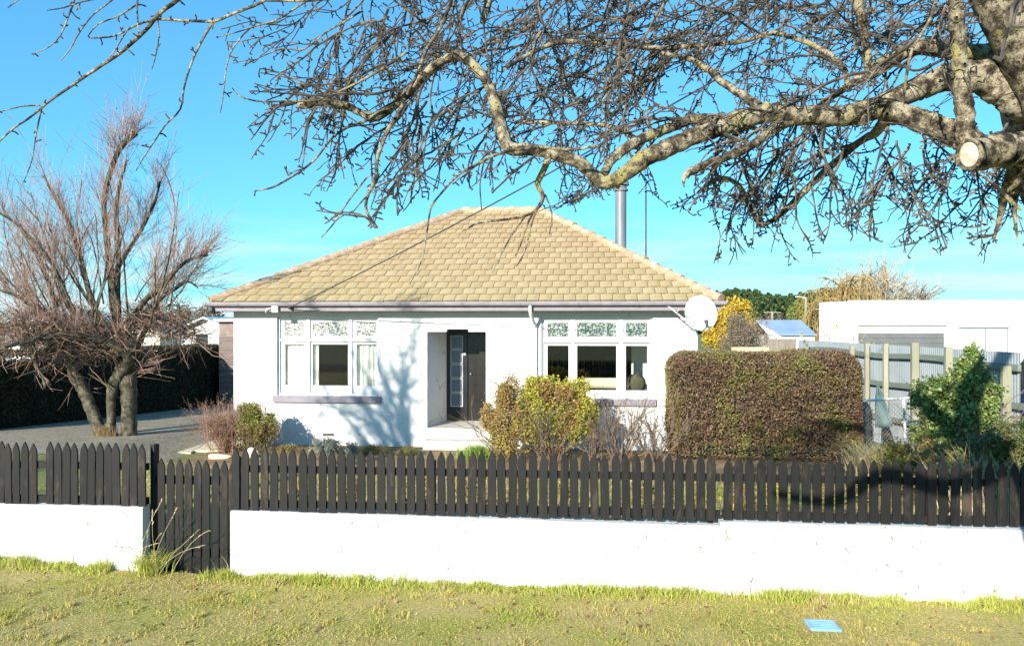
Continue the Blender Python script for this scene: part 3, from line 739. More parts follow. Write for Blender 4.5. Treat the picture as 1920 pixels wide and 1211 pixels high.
q = MB(); q.box(X(605), X(626), HY - .012, HY - .001, Z(817, 615), Z(812, 615)); bevel(q.build('foundation_vent', dark_metal, house), .003)
# cable entry box, hook and bracket under the eave; small floodlights
q = MB(); jb = on_y(519, 578, EY); q.box(jb[0] - .09, jb[0] + .06, EY - .10, EY - .006, jb[2] - .10, jb[2] + .06); bevel(q.build('cable_box', white_pipe, house), .02)
q = MB(); q.tube([(jb[0] - .1, EY - .06, jb[2]), (jb[0] - .22, EY - .06, jb[2] - .01), (jb[0] - .24, EY - .06, jb[2] - .1)], .012, 6); q.build('cable_hook', white_pipe, house)
q = MB(); ib = on_y(546, 577, EY); q.lathe([(0, -.10), (.03, -.09), (.045, -.05), (.03, -.04), (.045, 0), (.03, .03), (0, .04)], (ib[0], EY - .03, ib[2]), 12, 'y'); q.build('insulator', dark_metal, house, True)
q = MB(); sb = on_y(397, 578, EY); q.box(sb[0] - .04, sb[0] + .06, EY - .1, EY - .006, sb[2] - .07, sb[2] + .02); bevel(q.build('sensor_lamp', dark_metal, house), .015)
# service cable
pA = np.array([ib[0], EY - .12, ib[2]]); pBw = at(2400, -473, 6.0); t = np.linspace(0, 1, 40)[:, None]
P = pA * (1 - t) + pBw * t; P[:, 2] -= .55 * (4 * t * (1 - t))[:, 0] * .35
mb = MB(); mb.tube(P, .011, 6); tag(mb.build('service_cable', wire_m, loc=pA), 'thin black overhead cable running from the eave up across the roof', 'cable')

# satellite dish ----------------------------------------------------
dc = at(1311, 589, 16.55); root = thing('satellite_dish', 'white satellite dish on a bracket at the right end of the eave', 'satellite dish', dc)
prof = [(r, .30 * r * r / .38) for r in np.linspace(0.001, .38, 12)]; prof = prof + [(.385, prof[-1][1] + .004)] + [(r, .30 * r * r / .38 - .006) for r in np.linspace(.38, .001, 8)]
def dishrot(mb, o, rx, rz, sx_=.92):
    for i, V in enumerate(mb.V):
        W_ = V.copy(); W_[:, 0] *= sx_
        Mx = np.array(Matrix.Rotation(rz, 3, 'Z') @ Matrix.Rotation(rx, 3, 'X')); mb.V[i] = W_ @ Mx.T + np.array(o)
mb = MB(); mb.lathe(prof, (0, 0, 0), 40); dishrot(mb, dc, R(78), R(10)); mb.build('reflector', dish_m, root, True)
Mx = np.array(Matrix.Rotation(R(10), 3, 'Z') @ Matrix.Rotation(R(78), 3, 'X'))
def dl(p): return np.array(p) @ Mx.T + dc
mb = MB(); mb.tube([dl((0, -.40, .12)), dl((.02, -.36, .42))], .014, 8); mb.build('feed_arm', dark_metal, root)
mb = MB(); a_, b_ = dl((.02, -.36, .40)), dl((.02, -.24, .36)); mb.tube([a_, a_ + (b_ - a_) * .5, b_, b_ + (b_ - a_) * .15], [.03, .03, .045, .045], 12); mb.build('feed_horn', dark_metal, root, True)
wp = np.array([wr - .05, HY - .02, dc[2] - .15])
mb = MB(); mb.tube([dl((0, 0, -.01)), dl((0, 0, -.14)), dl((-.05, -.1, -.22)) , wp], .02, 8)
e1 = on_y(1248, 570, EY - .02); e2 = on_y(1290, 604, HY - .45)
mb.tube([e1, e2, dl((-.05, -.15, -.05))], .014, 6); e3 = on_y(1272, 581, EY - .2); mb.tube([e3, (e1 + e2) / 2], .012, 6)
mb.build('bracket', white_pipe, root)

# ------------------------------------------------------------------ garden plants
stem_m = M('shrub_stems', [(.3, (.08, .055, .04)), (.55, (.16, .115, .085)), (.75, (.26, .20, .15))], 9, .85)
red_stem = M('reddish_stems', [(.3, (.18, .09, .07)), (.6, (.28, .17, .12)), (.8, (.36, .25, .17))], 7, .85)
def stems(mb, c, n, h, spread, r, k=4, wob=.07, fan=.5, sub=4, flat=1.0):
    tips = []
    for i in range(n):
        a = rng.uniform(0, 6.28); rr_ = abs(rng.normal(0, spread))
        p = np.array(c) + [rr_ * math.cos(a), rr_ * math.sin(a) * flat, 0]
        d = np.array([math.cos(a) * fan * rng.uniform(.1, 1.3) + rng.normal(0, .12), math.sin(a) * fan * flat * rng.uniform(.2, 1.2), 1])
        P = grow(p, d, h * rng.uniform(.55, 1.08), .06, 0, wob); rad = np.linspace(r, r * .35, len(P)); mb.tube(P, rad, k, False); tips.append(P)
        for q in range(sub):
            j = rng.integers(len(P) // 3, len(P)); d2 = P[min(j + 1, len(P) - 1)] - P[j - 1] + rng.normal(0, .05, 3)
            S = grow(P[j], d2, h * rng.uniform(.12, .38), .04, 0, .12); mb.tube(S, np.linspace(r * .45, r * .2, len(S)), 3, False); tips.append(S)
    return tips
def bush(name, label, c, r, nleaf, size, mat, nst=25, cat='shrub', lumps=12, shell=.5, aspect=.55, stm=None, flat_z=0):
    root = thing(name, label, cat, (c[0], c[1], c[2]))
    mb = MB(); stems(mb, (c[0], c[1], c[2] - .05), nst, r[2] * 1.75, r[0] * .25, .010, 4, .08, r[0] / r[2] * .8); mb.build('stems', stm or stem_m, root)
    mb = MB(); C = blob(nleaf, (c[0], c[1], c[2] + r[2] * .92), r, lumps, shell); C = C[C[:, 2] > c[2] - .02]
    leaves(mb, C, size, aspect); mb.build('foliage', mat, root); return root
def gpt(px, py, D): p = at(px, py, D); p[2] = float(gz(p[0], p[1])); return p

yellow_leaf = leafmat('yellow_green_leaves', [(.42, .40, .05), (.55, .46, .06), (.30, .36, .05), (.62, .50, .08), (.20, .28, .04)], [(.34, .20, .07), (.40, .26, .10), (.28, .17, .08), (.46, .34, .08)], 1.3, .5, .35, (.55, .66))
rust_leaf = leafmat('rusty_leaves', [(.34, .20, .08), (.42, .27, .12), (.28, .17, .08), (.44, .34, .10), (.24, .20, .06)], [(.40, .38, .08), (.48, .40, .10), (.30, .22, .08)], 1.6, .6, .3, (.52, .64))
brown_leaf = leafmat('brown_green_leaves', [(.20, .13, .06), (.28, .18, .07), (.24, .22, .06), (.34, .23, .10), (.16, .17, .05)], [(.26, .27, .06), (.20, .22, .05), (.30, .24, .08)], 2.2, .6, .25)
pink_leaf = leafmat('dry_pink_leaves', [(.22, .12, .09), (.30, .18, .13), (.17, .10, .07), (.34, .24, .16)], None, 1, .7, .25)
sage_leaf = leafmat('grey_sage_leaves', [(.20, .22, .19), (.28, .30, .27), (.34, .35, .31), (.16, .18, .15)], None, 1, .7, .15)
low_leaf = leafmat('low_green_leaves', [(.10, .14, .03), (.16, .20, .04), (.22, .20, .05), (.08, .11, .03)], [(.24, .17, .06), (.20, .19, .05)], 3, .6, .25)

# reddish twiggy shrub and brown-green shrub by the left house corner
c = gpt(424, 838, 17.0); root = thing('twiggy_shrub', 'pinkish brown twiggy shrub left of the house corner', 'shrub', c)
mb = MB(); tp = stems(mb, c, 210, 1.12, .17, .006, 3, .10, .46, 6); mb.build('stems', red_stem, root)
mb = MB(); A = np.vstack([P[len(P) // 2:] for P in tp]); A = A[rng.integers(0, len(A), 3600)] + rng.normal(0, .03, (3600, 3)); leaves(mb, A, .035); mb.build('foliage', pink_leaf, root)
bush('leafy_shrub', 'small brown and green leafy shrub against the white house corner', gpt(478, 838, 16.9), (.52, .44, .60), 13000, .045, brown_leaf, 30)
# mounds along the house wall
def mound(name, label, px, D, r, n, size, mat, cat='plant'):
    c = gpt(px, 838, D); root = thing(name, label, cat, c)
    mb = MB(); C = blob(n, (c[0], c[1], c[2] + r[2] * .15), r, 14, .4); C = C[C[:, 2] > c[2]]
    leaves(mb, C, size, .35); mb.build('foliage', mat, root)
    mb = MB(); stems(mb, c, 30, r[2] * 1.1, r[0] * .3, .004, 3, .1, r[0] / r[2] * .7, 2); mb.build('stems', stem_m, root)
mound('lavender_mound', 'grey lavender mound below the foundation vent', 612, 16.85, (.40, .34, .36), 4500, .05, sage_leaf)
mound('lavender_mound', 'smaller grey lavender mound just right of its neighbour by the house wall', 655, 16.8, (.27, .26, .24), 2400, .05, sage_leaf)
mound('low_plant', 'low brownish green plant at the wall left of the porch, next to the lavender', 703, 16.7, (.36, .26, .20), 2600, .04, low_leaf)
mound('low_plant', 'low dark green plant at the wall closest to the porch step', 765, 16.6, (.36, .26, .19), 2600, .04, low_leaf)
mound('low_plant', 'low yellowish ground plant at the foot of the left house corner', 540, 16.9, (.34, .28, .17), 2000, .04, brown_leaf)
gc = gpt(897, 850, 16.2); grass_clump('garden_grass_clump', 'bright green grass tuft beside the porch step', gc, 900, .30, .012, .28, leafmat('bright_blades', [(.14, .26, .04), (.20, .32, .06), (.26, .34, .08)], None), .7)
# autumn shrub by the porch
c = gpt(1030, 852, 15.9); root = thing('autumn_shrub', 'large yellow green autumn shrub between porch and right window', 'shrub', c)
mb = MB(); stems(mb, c, 70, 1.75, .35, .010, 4, .1, .55, 5); mb.build('stems', stem_m, root)
mb = MB()
for (px, py, r, n) in ((1035, 775, (.82, .6, .76), 19000), (1082, 772, (.46, .45, .68), 7000), (985, 790, (.4, .4, .6), 3500), (1010, 735, (.4, .4, .35), 3500)):
    q = at(px, py, 15.9); C = blob(n, q, r, 16, .35); C = C[C[:, 2] > c[2] + .12]; leaves(mb, C, .058, .62)
mb.build('foliage', yellow_leaf, root)
bush('porch_shrub', 'orange brown thinning shrub leaning over the right side of the porch', gpt(952, 848, 15.8), (.58, .45, .92), 17000, .05, rust_leaf, 30)
# bare stemmed shrubs
for px, h, n, lab in ((1162, 1.6, 30, 'bare multi stemmed shrub under the right window, the broader of two'), (1228, 1.5, 20, 'bare upright shrub against the left side of the clipped hedge'), (1112, 1.1, 20, 'low bare spreading shrub at the foot of the yellow green shrub')):
    c = gpt(px, 862, 15.6); root = thing('bare_shrub', lab, 'shrub', c, 'bare shrubs under the right window')
    mb = MB(); tp = stems(mb, c, n, h, .10, .011, 5, .08, .48, 9); mb.build('stems', stem_m, root)
    mb = MB(); A = np.vstack([P[len(P) // 2:] for P in tp]); A = A[rng.integers(0, len(A), 120)] + rng.normal(0, .02, (120, 3)); leaves(mb, A, .03); mb.build('dry_leaves', brown_leaf, root)

# clipped box-shaped hedge
hD = 15.6; hl, hr = at(1262, 700, hD), at(1622, 700, hD)
hx0, hx1 = hl[0], hr[0]; hy = (hl[1] + hr[1]) / 2; hz1 = 2.07
root = thing('clipped_hedge', 'big square clipped hedge with purplish brown and green leaves', 'hedge', ((hx0 + hx1) / 2, hy, -.15))
hedge_leaf = leafmat('hedge_leaves', [(.11, .058, .045), (.16, .085, .055), (.21, .13, .07), (.13, .105, .045), (.085, .048, .045), (.27, .19, .105)], [(.15, .165, .035), (.22, .22, .05), (.12, .125, .035), (.27, .20, .07), (.16, .10, .05)], 1.5, .5, .2, (.47, .62), .35)
def hedge_pts(n, x0, x1, y0, y1, z0, z1, rnd=.28, depth=.16, seed=1):
    """points in a thin rounded shell on front, top and sides"""
    dx, dy, dz = x1 - x0, y1 - y0, z1 - z0; ar = np.array([dx * dz, dx * dz * .5, dx * dy, dy * dz, dy * dz]); f = rng.choice(5, n, p=ar / ar.sum())
    u, v = rng.uniform(0, 1, n), rng.uniform(0, 1, n); P = np.zeros((n, 3))
    P[:, 0] = np.where(f < 3, x0 + u * dx, np.where(f == 3, x0, x1)); P[:, 1] = np.where(f == 0, y0, np.where(f == 1, y1, y0 + (u if False else v) * dy))
    P[:, 2] = np.where(f < 2, z0 + v * dz, np.where(f == 2, z1, z0 + u * dz))
    P[:, 1] = np.where((f >= 3), y0 + v * dy, P[:, 1])
    c = np.clip(P, [x0 + rnd, y0 + rnd, z0 - 9], [x1 - rnd, y1 - rnd, z1 - rnd]); d = P - c; L = np.linalg.norm(d, axis=1)[:, None]
    N = d / (L + 1e-6); P = c + N * np.minimum(L, rnd)
    P = P + N * (.06 * patch(P[:, 0] + P[:, 1] * .7, P[:, 2], 4.5, seed)[:, None] - np.abs(rng.normal(0, depth * .5, n))[:, None] + .02)
    return P + rng.normal(0, .012, (n, 3)), N
mb = MB(); P, N = hedge_pts(60000, hx0, hx1, hy - .05, hy + 1.5, -.02, hz1, .40)
k = (patch(P[:, 0] * 1.0 + P[:, 1], P[:, 2], 7, 31) > .36) & (rng.uniform(0, 1, len(P)) < .6); P = P[~k]
leaves(mb, P, .052, .6); mb.build('foliage', hedge_leaf, root)
mb = MB(); mb.box(hx0 + .2, hx1 - .2, hy + .2, hy + 1.2, .15, hz1 - .25); mb.build('inner_twigs', M('hedge_core', [(.4, (.035, .025, .018)), (.6, (.06, .045, .03))], 12, .95), root)
mb = MB()
for i in range(130):
    p = np.array([rng.uniform(hx0 + .1, hx1 - .1), hy + rng.uniform(0, 1.2), hz1 - .08]); S = grow(p, (rng.normal(0, .2), rng.normal(0, .2), 1), rng.uniform(.1, .22), .03, 0, .1); mb.tube(S, .003, 3, False)
mb.build('stray_shoots', stem_m, root)['kind'] = 'stuff'

# dark hedge along the driveway
dl0, dl1 = c2w(-12.75, 17.6, 0), c2w(-11.1, 30.5, 0)
hv = (dl1 - dl0); hlen = np.linalg.norm(hv); hv /= hlen; hn = np.array([hv[1], -hv[0], 0])
root = thing('driveway_hedge', 'long dark clipped hedge in shade along the driveway', 'hedge', (dl0 + dl1) / 2)
shade_leaf = leafmat('hedge_shade_leaves', [(.030, .034, .016), (.045, .045, .02), (.06, .055, .025), (.025, .028, .014)], [(.10, .08, .03), (.07, .07, .03)], 3, .6, .1, (.6, .7))  # leaf colours darkened to carry the shade on the hedge front
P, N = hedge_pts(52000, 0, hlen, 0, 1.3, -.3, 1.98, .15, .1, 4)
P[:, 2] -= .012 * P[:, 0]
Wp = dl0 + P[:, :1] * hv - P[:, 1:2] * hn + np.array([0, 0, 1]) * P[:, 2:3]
mb = MB(); leaves(mb, Wp, .075, .5); mb.build('foliage', shade_leaf, root)
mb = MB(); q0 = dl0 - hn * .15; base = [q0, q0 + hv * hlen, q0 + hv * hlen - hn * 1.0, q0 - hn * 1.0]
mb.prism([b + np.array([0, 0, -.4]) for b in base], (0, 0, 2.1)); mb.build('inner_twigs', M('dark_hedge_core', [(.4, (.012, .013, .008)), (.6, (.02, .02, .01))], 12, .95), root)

# stepping slabs and stones beside the driveway
slab_m = M('sandy_paving', [(.3, (.46, .40, .29)), (.7, (.58, .51, .38))], 3, .9, .3, 60)
for px0, px1, py0, py1, lab in ((300, 372, 836, 850, 'pale sandy paving slab nearest the driveway edge'), (378, 432, 832, 846, 'pale sandy paving slab beside the twiggy shrub')):
    q = [on_z(px0 - 14, py1, -.13), on_z(px1 - 14, py1, -.13), on_z(px1 + 18, py0 - 8, -.13), on_z(px0 + 22, py0 - 8, -.13)]
    mb = MB(); zz = min(float(gz(*p[:2])) for p in q); mb.prism([np.array([p[0], p[1], zz - .1]) for p in q], (0, 0, .145)); tag(bevel(mb.build('paving_slab', slab_m, loc=q[0]), .01), lab, 'paving slab', 'slabs by the driveway')
def rock(px, py, D, r, lab):
    bpy_me = bpy.data.meshes.new('rock'); import bmesh
    bm = bmesh.new(); bmesh.ops.create_icosphere(bm, subdivisions=3, radius=1)
    for v in bm.verts:
        n_ = math.sin(v.co.x * 3.1 + px) * .12 + math.sin(v.co.y * 4.3 + v.co.z * 3) * .10
        v.co = Vector((v.co.x * r[0], v.co.y * r[1], v.co.z * r[2])) * (1 + n_)
    bm.to_mesh(bpy_me); bm.free(); bpy_me.materials.append(slab_m); o = bpy.data.objects.new('garden_stone', bpy_me); COL.objects.link(o)
    p = gpt(px, py, D); o.location = (p[0], p[1], p[2] + r[2] * .5); tag(o, lab, 'stone')
rock(474, 832, 16.3, (.13, .1, .14), 'upright pointed pale stone in front of the small leafy shrub')
rock(412, 848, 16.2, (.24, .12, .07), 'flat pale stone at the lawn edge above the gate')
# white fence rail end seen through the missing picket
# ------------------------------------------------------------------ right-hand boundary
FX = 8.55
def cf(D, z, dx=0): return c2w(FX + dx, D, z)
root = thing('corrugated_fence', 'pale corrugated steel fence with timber posts and rails on the right', 'fence', cf(16, -.15))
mb = MB(); Ds = np.arange(12.95, 23, .0126); off = .009 * np.cos(Ds / .076 * 2 * math.pi)
V = np.concatenate([np.array([cf(d, z, o_) for d, o_ in zip(Ds, off)]) for z in (-.1, 2.2)]); n = len(Ds); i = np.arange(n - 1)
mb.addq(V, np.stack([i, i + 1, i + n + 1, i + n], 1)); mb.build('sheeting', corr_m, root, True)
for (px, zt, wd) in ((1604, 2.14, .10), (1632, 2.22, .09), (1667, 2.24, .10), (1722, 2.29, .14), (1785, 2.24, .13), (1893, 1.97, .14)):
    D = FX * F / (px - 960) - .12
    q = MB(); a = cf(D, -.2, -.14); q.bar(a, a + [0, 0, zt + .2], wd, .1, up=(0, 1, 0)); bevel(q.build('post', post_m, root), .008)
for z in (1.97, 1.33, .55):
    q = MB(); L = np.linspace(12.2 if z < 1.5 else 12.9, 22, 12)
    for a, b in zip(L[:-1], L[1:]):
        q.bar(cf(a, z + .03 * math.sin(a * 1.3), -.055), cf(b, z + .03 * math.sin(b * 1.3), -.055), .06, .11)
    q.build('rail', rail_m, root)
# teal tarpaulin against the fence
mb = MB(); a, b, c_ = at(1641, 802, 15.6), at(1676, 800, 15.3), at(1643, 722, 15.9)
g_ = 10; V = []
for i in range(g_ + 1):
    for j in range(g_ + 1):
        u, v = i / g_, j / g_; p = a * (1 - u) + b * u; q = c_ + (np.array([.05, 0, 0]) * u); V.append(p * (1 - v) + q * v + np.array([0, .03 * math.sin(u * 9 + v * 4), 0]))
i = np.arange(g_)[:, None] * (g_ + 1) + np.arange(g_)[None]; mb.addq(V, np.stack([i, i + 1, i + g_ + 2, i + g_ + 1], -1).reshape(-1, 4))
o = mb.build('tarpaulin', M('teal_sheet', [(.3, (.07, .12, .125)), (.7, (.10, .155, .155))], 5, .7), loc=a, smooth=True); sm = o.modifiers.new('s', 'SOLIDIFY'); sm.thickness = .01
tag(o, 'teal tarpaulin leaning on the corrugated fence behind the white wire gate', 'tarpaulin')
# white wire gate
gD = 13.4; root = thing('wire_gate', 'white tubular frame gate with chain link mesh by the ivy', 'gate', gpt(1690, 826, gD))
g1, g2, g3 = at(1622, 751, gD), at(1722, 745, gD + .2), at(1694, 746, gD + .15); g4 = at(1698, 828, gD + .1); g5, g6 = at(1690, 791, gD + .1), at(1738, 788, gD + .25); g7 = at(1620, 836, gD)
mb = MB(); mb.tube([g1, g2], .022, 8); mb.tube([g3, g4], .022, 8); mb.tube([g5, g6], .02, 8); mb.build('frame', white_pipe, root)
mb = MB(); A_, B_, C_ = g7, g4, g1; eu = (B_ - A_); ev = (C_ - A_); Lu, Lv = np.linalg.norm(eu), np.linalg.norm(ev); eu /= Lu; ev /= Lv; st = .075
for k in range(-int(Lv / st), int(Lu / st) + 1):
    for sgn in (1, -1):
        u0 = k * st if sgn > 0 else k * st + Lv; pts = [(u0 + sgn * v, v) for v in np.linspace(0, Lv, 14)]; pts = [q for q in pts if 0 <= q[0] <= Lu]
        if len(pts) > 1: mb.tube([A_ + eu * u + ev * v for u, v in pts], .0025, 3, False)
mb.build('wire_mesh', M('mesh_wire', [(.4, (.22, .205, .18)), (.6, (.30, .28, .25))], 9, .6), root)
# ivy covered shrub
ivy_leaf = leafmat('ivy_leaves', [(.07, .13, .028), (.12, .19, .04), (.18, .25, .055), (.26, .32, .09), (.05, .09, .02), (.34, .38, .16)], [(.28, .26, .06), (.12, .20, .04), (.24, .17, .07)], 1.8, .35, .2, (.62, .7), .5)
c = gpt(1800, 850, 12.4); root = thing('ivy_shrub', 'tall bushy ivy with glossy green leaves in front of the corrugated fence', 'shrub', c)
mb = MB(); tp = stems(mb, c, 34, 1.9, .25, .014, 5, .09, .38, 5); mb.build('stems', stem_m, root)
mb = MB()
for (px, py, r, n) in ((1824, 676, (.17, .2, .26), 900), (1812, 715, (.28, .3, .34), 2200), (1838, 740, (.34, .3, .36), 2600), (1775, 735, (.40, .35, .27), 2600), (1735, 745, (.26, .3, .26), 1300), (1800, 780, (.55, .45, .42), 4200), (1760, 810, (.45, .4, .4), 2200), (1862, 735, (.12, .15, .2), 350)):
    C = blob(n, at(px, py, 12.4), r, 14, .4); C = np.vstack([C, C[::2] + rng.normal(0, .05, C[::2].shape)]); leaves(mb, C, .066, .75)
mb.build('foliage', ivy_leaf, root)
# rough growth at the right
dk_leaf = leafmat('undergrowth_leaves', [(.05, .07, .02), (.08, .11, .03), (.12, .14, .035), (.16, .13, .05)], [(.24, .18, .08), (.14, .17, .04)], 2.0, .5, .2, (.55, .66))
for px, D, r, n, lab, m_ in ((1885, 10.9, (.62, .5, .78), 9000, 'dark leafy undergrowth at the right frame edge behind the pickets', dk_leaf), (1815, 11.4, (.5, .4, .62), 6000, 'low dark weedy bush in front of the ivy', dk_leaf), (1690, 12.4, (.55, .4, .52), 5000, 'low green weeds below the white wire gate', low_leaf), (1750, 12.0, (.45, .4, .58), 4000, 'brown and green weeds between wire gate and ivy', brown_leaf)):
    bush('weed_bush', lab, gpt(px, 850, D), r, n, .055, m_, 22, 'weeds', 14, .35)
for px, D, n, h, lab in ((1835, 10.6, 70, 1.15, 'dry straw coloured stalks at the right in front of the ivy'), (1640, 13.6, 260, .75, 'pale dry grass tuft at the right foot of the clipped hedge'), (1890, 10.3, 40, 1.1, 'sparse straw stalks at the right frame edge')):
    c = gpt(px, 850, D); root = thing('dry_stalks', lab, 'dry grass', c)
    mb = MB(); k = n * 3; B = np.stack([c[0] + rng.normal(0, .18, k), c[1] + rng.normal(0, .14, k), np.full(k, c[2])], 1); blades(mb, B, h, .010, .7); mb.build('stalks', straw_m, root)
# flower bed plants just behind the pickets, some added to darken the gaps
for k, (px, lab) in enumerate(((1060, 'small leafy plant behind the pickets below the right window'), (1200, 'small leafy plant behind the pickets under the bare shrub'), (1390, 'small orange leaved plant behind the pickets right of the wall step'), (1440, 'second small orange leaved plant behind the pickets right of the wall step'), (780, 'small green plant behind the pickets in front of the porch'), (560, 'small brownish plant behind the pickets below the left window'), (660, 'small brownish plant behind the pickets below the end of the window sill'), (880, 'small rusty plant behind the pickets left of the autumn shrub'), (980, 'small rusty plant behind the pickets below the autumn shrub'), (1290, 'small brown plant behind the pickets left of the wall step'), (1560, 'brown plant behind the pickets in the bough shadow'), (1640, 'second brown plant behind the pickets in the bough shadow'))):
    D = 10.5; bush('border_plant', lab, gpt(px, 900, D), (.34, .3, .42), 900, .05, yellow_leaf if k in (2, 3) else (rust_leaf if k in (5, 7, 8) else brown_leaf), 16, 'plant', 10, .3)

# white workshop ---------------------------------------------------
WD = 36.0
p0 = c2w((1592 - 960) / F * WD, WD, 0); ex = np.array([ca, sa, 0]); ey = np.array([-sa, ca, 0])
def wpt(u, v, z): return p0 + ex * u + ey * v + np.array([0, 0, z])
def zW(py): return 2.7 + (605.5 - py) / F * WD
def uW(px): return (px - 960) / F * WD - (1592 - 960) / F * WD
def wbox(mb, u0, u1, v0, v1, z0, z1): mb.prism([wpt(u0, v0, z0), wpt(u1, v0, z0), wpt(u1, v1, z0), wpt(u0, v1, z0)], (0, 0, z1 - z0))
root = thing('workshop', 'long flat roofed white building with a grey roller door behind the steel fence', 'building', wpt(6, 0, -.3))
mb = MB(); zt = zW(565); vL = (1536 - 960) / F
# left flank runs back and outwards: photo edge at px 1536
dB = WD + 7.0; uL = vL * dB - (1592 - 960) / F * WD
uL = vL * (WD + 2) - (1592 - 960) / F * WD
mb.prism([wpt(0, 0, -.3), wpt(11.5, 0, -.3), wpt(11.5, 9, -.3), wpt(2.6, 9, -.3), wpt(uL, 2, -.3)], (0, 0, zt + .3)); mb.build('wall', white_block, root)
mb = MB(); wbox(mb, -.02, 11.5, -.03, .12, zt + .002, zt + .05); mb.build('parapet_capping', white_block, root)
mb = MB(); a, b = uW(1609), uW(1769); z_ = zW(624)
for i in range(9): wbox(mb, a, b, -.04 - .015 * (i % 2) , -.002, z_ - .24 * (i + 1), z_ - .24 * i - .012)
mb.build('roller_door', M('grey_roller_door', [(.3, (.11, .115, .12)), (.7, (.14, .145, .15))], 2, .5), root)
mb = MB(); wbox(mb, a - .02, b + .1, -.07, -.002, zW(610.5), zW(609)); wbox(mb, uW(1798), uW(1890), -.07, -.002, zW(615.5), zW(613)); mb.build('flashing', metal_grey, root)
mb = MB()
for px in (1847, 1888): wbox(mb, uW(px) - .02, uW(px) + .02, -.03, -.002, -.2, zW(617))
mb.build('panel_joint', metal_grey, root)

# cars ---------------------------------------------------------------
def car(label, loc, rz, paint, h=1.7, L=4.5, W=1.8):
    root = thing('parked_car', label, 'car', loc)
    root.rotation_euler = (0, 0, rz)
    def add(mb, name, mat, smooth=False, parent=None):
        o = mb.build(name, mat, smooth=smooth); o.parent = parent or root; return o
    prof = [(-L / 2, .35), (L / 2, .32), (L / 2, .62), (L / 2 - .12, .86), (L / 2 - 1.15, 1.0), (-L / 2 + .12, 1.02), (-L / 2, .8)]
    mb = MB(); mb.prism([(x, -W / 2, z) for x, z in prof], (0, W, 0)); body = add(mb, 'body', paint); bevel(body, .06, 3)
    cab = [(L / 2 - 1.2, .98), (L / 2 - 1.95, h - .05), (-L / 2 + .75, h), (-L / 2 + .22, 1.0)]
    mb = MB(); lo = [(x, sgn, z) for x, z in cab for sgn in (0,)]
    mb.prism([(x, -W / 2 + .14, z) for x, z in cab], (0, W - .28, 0)); gl = add(mb, 'windows', car_glass); bevel(gl, .05, 2)
    mb = MB(); mb.prism([(L / 2 - 1.98, -W / 2 + .13, h - .06), (-L / 2 + .72, -W / 2 + .13, h - .01), (-L / 2 + .74, -W / 2 + .13, h + .035), (L / 2 - 2.0, -W / 2 + .13, h - .01)], (0, W - .26, 0)); bevel(add(mb, 'roof', paint), .03, 2)
    for x in (L / 2 - .85, -L / 2 + .85):
        for y in (-W / 2 + .1, W / 2 - .1):
            mb = MB(); mb.lathe([(.18, -.11), (.32, -.11), (.335, -.06), (.335, .06), (.32, .11), (.18, .11)], (x, y, .335), 24, 'y'); t_ = add(mb, 'wheel', dark_metal, True)
            mb = MB(); mb.lathe([(0, -.105), (.17, -.10), (.19, -.07), (.19, .07), (.17, .10), (0, .105)], (x, y, .335), 16, 'y'); add(mb, 'rim', metal_grey, True, t_)
    for y in (-W / 2 + .3, W / 2 - .3):
        mb = MB(); mb.box(L / 2 - .05, L / 2 + .012, y - .2, y + .2, .62, .76); bevel(add(mb, 'headlight', white_pipe), .02)
    return root
car_glass = M('car_glass', [(.4, (.02, .025, .03)), (.6, (.035, .04, .045))], 3, .08, spec=.6)
p = at(1985, 700, 19.5); car('dark blue car just visible at the right frame edge behind the fence', (p[0], p[1], .0), R(100), M('dark_blue_paint', [(.4, (.012, .02, .06)), (.6, (.016, .026, .075))], 3, .25, spec=.6), 1.8)
p = at(1345, 690, 34); car('silver white car with its roof showing behind the clipped hedge', (p[0], p[1], float(gz(p[0], p[1])) + .05), R(5), M('silver_paint', [(.4, (.62, .63, .63)), (.6, (.68, .69, .69))], 3, .3, metallic=.2, spec=.6), 1.55)

# ------------------------------------------------------------------ behind the house, right
def broad_tree(name, label, px, D, pytop, pybase_z, wpx, nleaf, size, mat, cat='tree', trunk_r=.12, lumps=22, stm=None, low=.15, group=None):
    b = at(px, 600, D); b[2] = float(gz(b[0], b[1])); top = 2.7 + (605.5 - pytop) / F * D; H = top - b[2]; rw = wpx / 2 / F * D
    root = thing(name, label, cat, b, group)
    mb = MB(); mb.tube(grow(b, (0, 0, 1), H * .5, .3, 0, .04), np.linspace(trunk_r, trunk_r * .5, len(grow(b, (0, 0, 1), H * .5, .3, 0, .0))), 7); 
    for i in range(9): S = grow(b + [0, 0, H * rng.uniform(.2, .45)], (rng.normal(0, .6), rng.normal(0, .6), 1), H * .45, .25, 0, .1); mb.tube(S, np.linspace(trunk_r * .4, .01, len(S)), 4, False)
    mb.build('trunk', stm or stem_m, root)
    mb = MB(); C = blob(nleaf, b + [0, 0, H * (.5 + low / 2)], (rw, rw, H * (.5 - low / 2) * 1.1), lumps, .4); leaves(mb, C, size, .65); mb.build('crown', mat, root); return root
gold_leaf = leafmat('golden_leaves', [(.50, .34, .03), (.60, .42, .05), (.42, .27, .03), (.66, .50, .10)], [(.34, .30, .05), (.45, .33, .05)], .35, .6, .3)
grey_bush = leafmat('bare_grey_twigs', [(.16, .13, .10), (.21, .165, .13), (.13, .105, .08), (.25, .20, .15)], None, 1, .8, .1)
rose_bush = leafmat('rosy_twigs', [(.26, .19, .15), (.22, .16, .125), (.31, .24, .19)], None, 1, .8, .1)
broad_tree('golden_tree', 'bright golden yellow autumn tree right of the satellite dish', 1380, 62, 561, 0, 80, 7000, .22, gold_leaf)
broad_tree('golden_tree', 'lower golden tree partly behind the satellite dish', 1345, 58, 575, 0, 62, 4500, .22, gold_leaf)
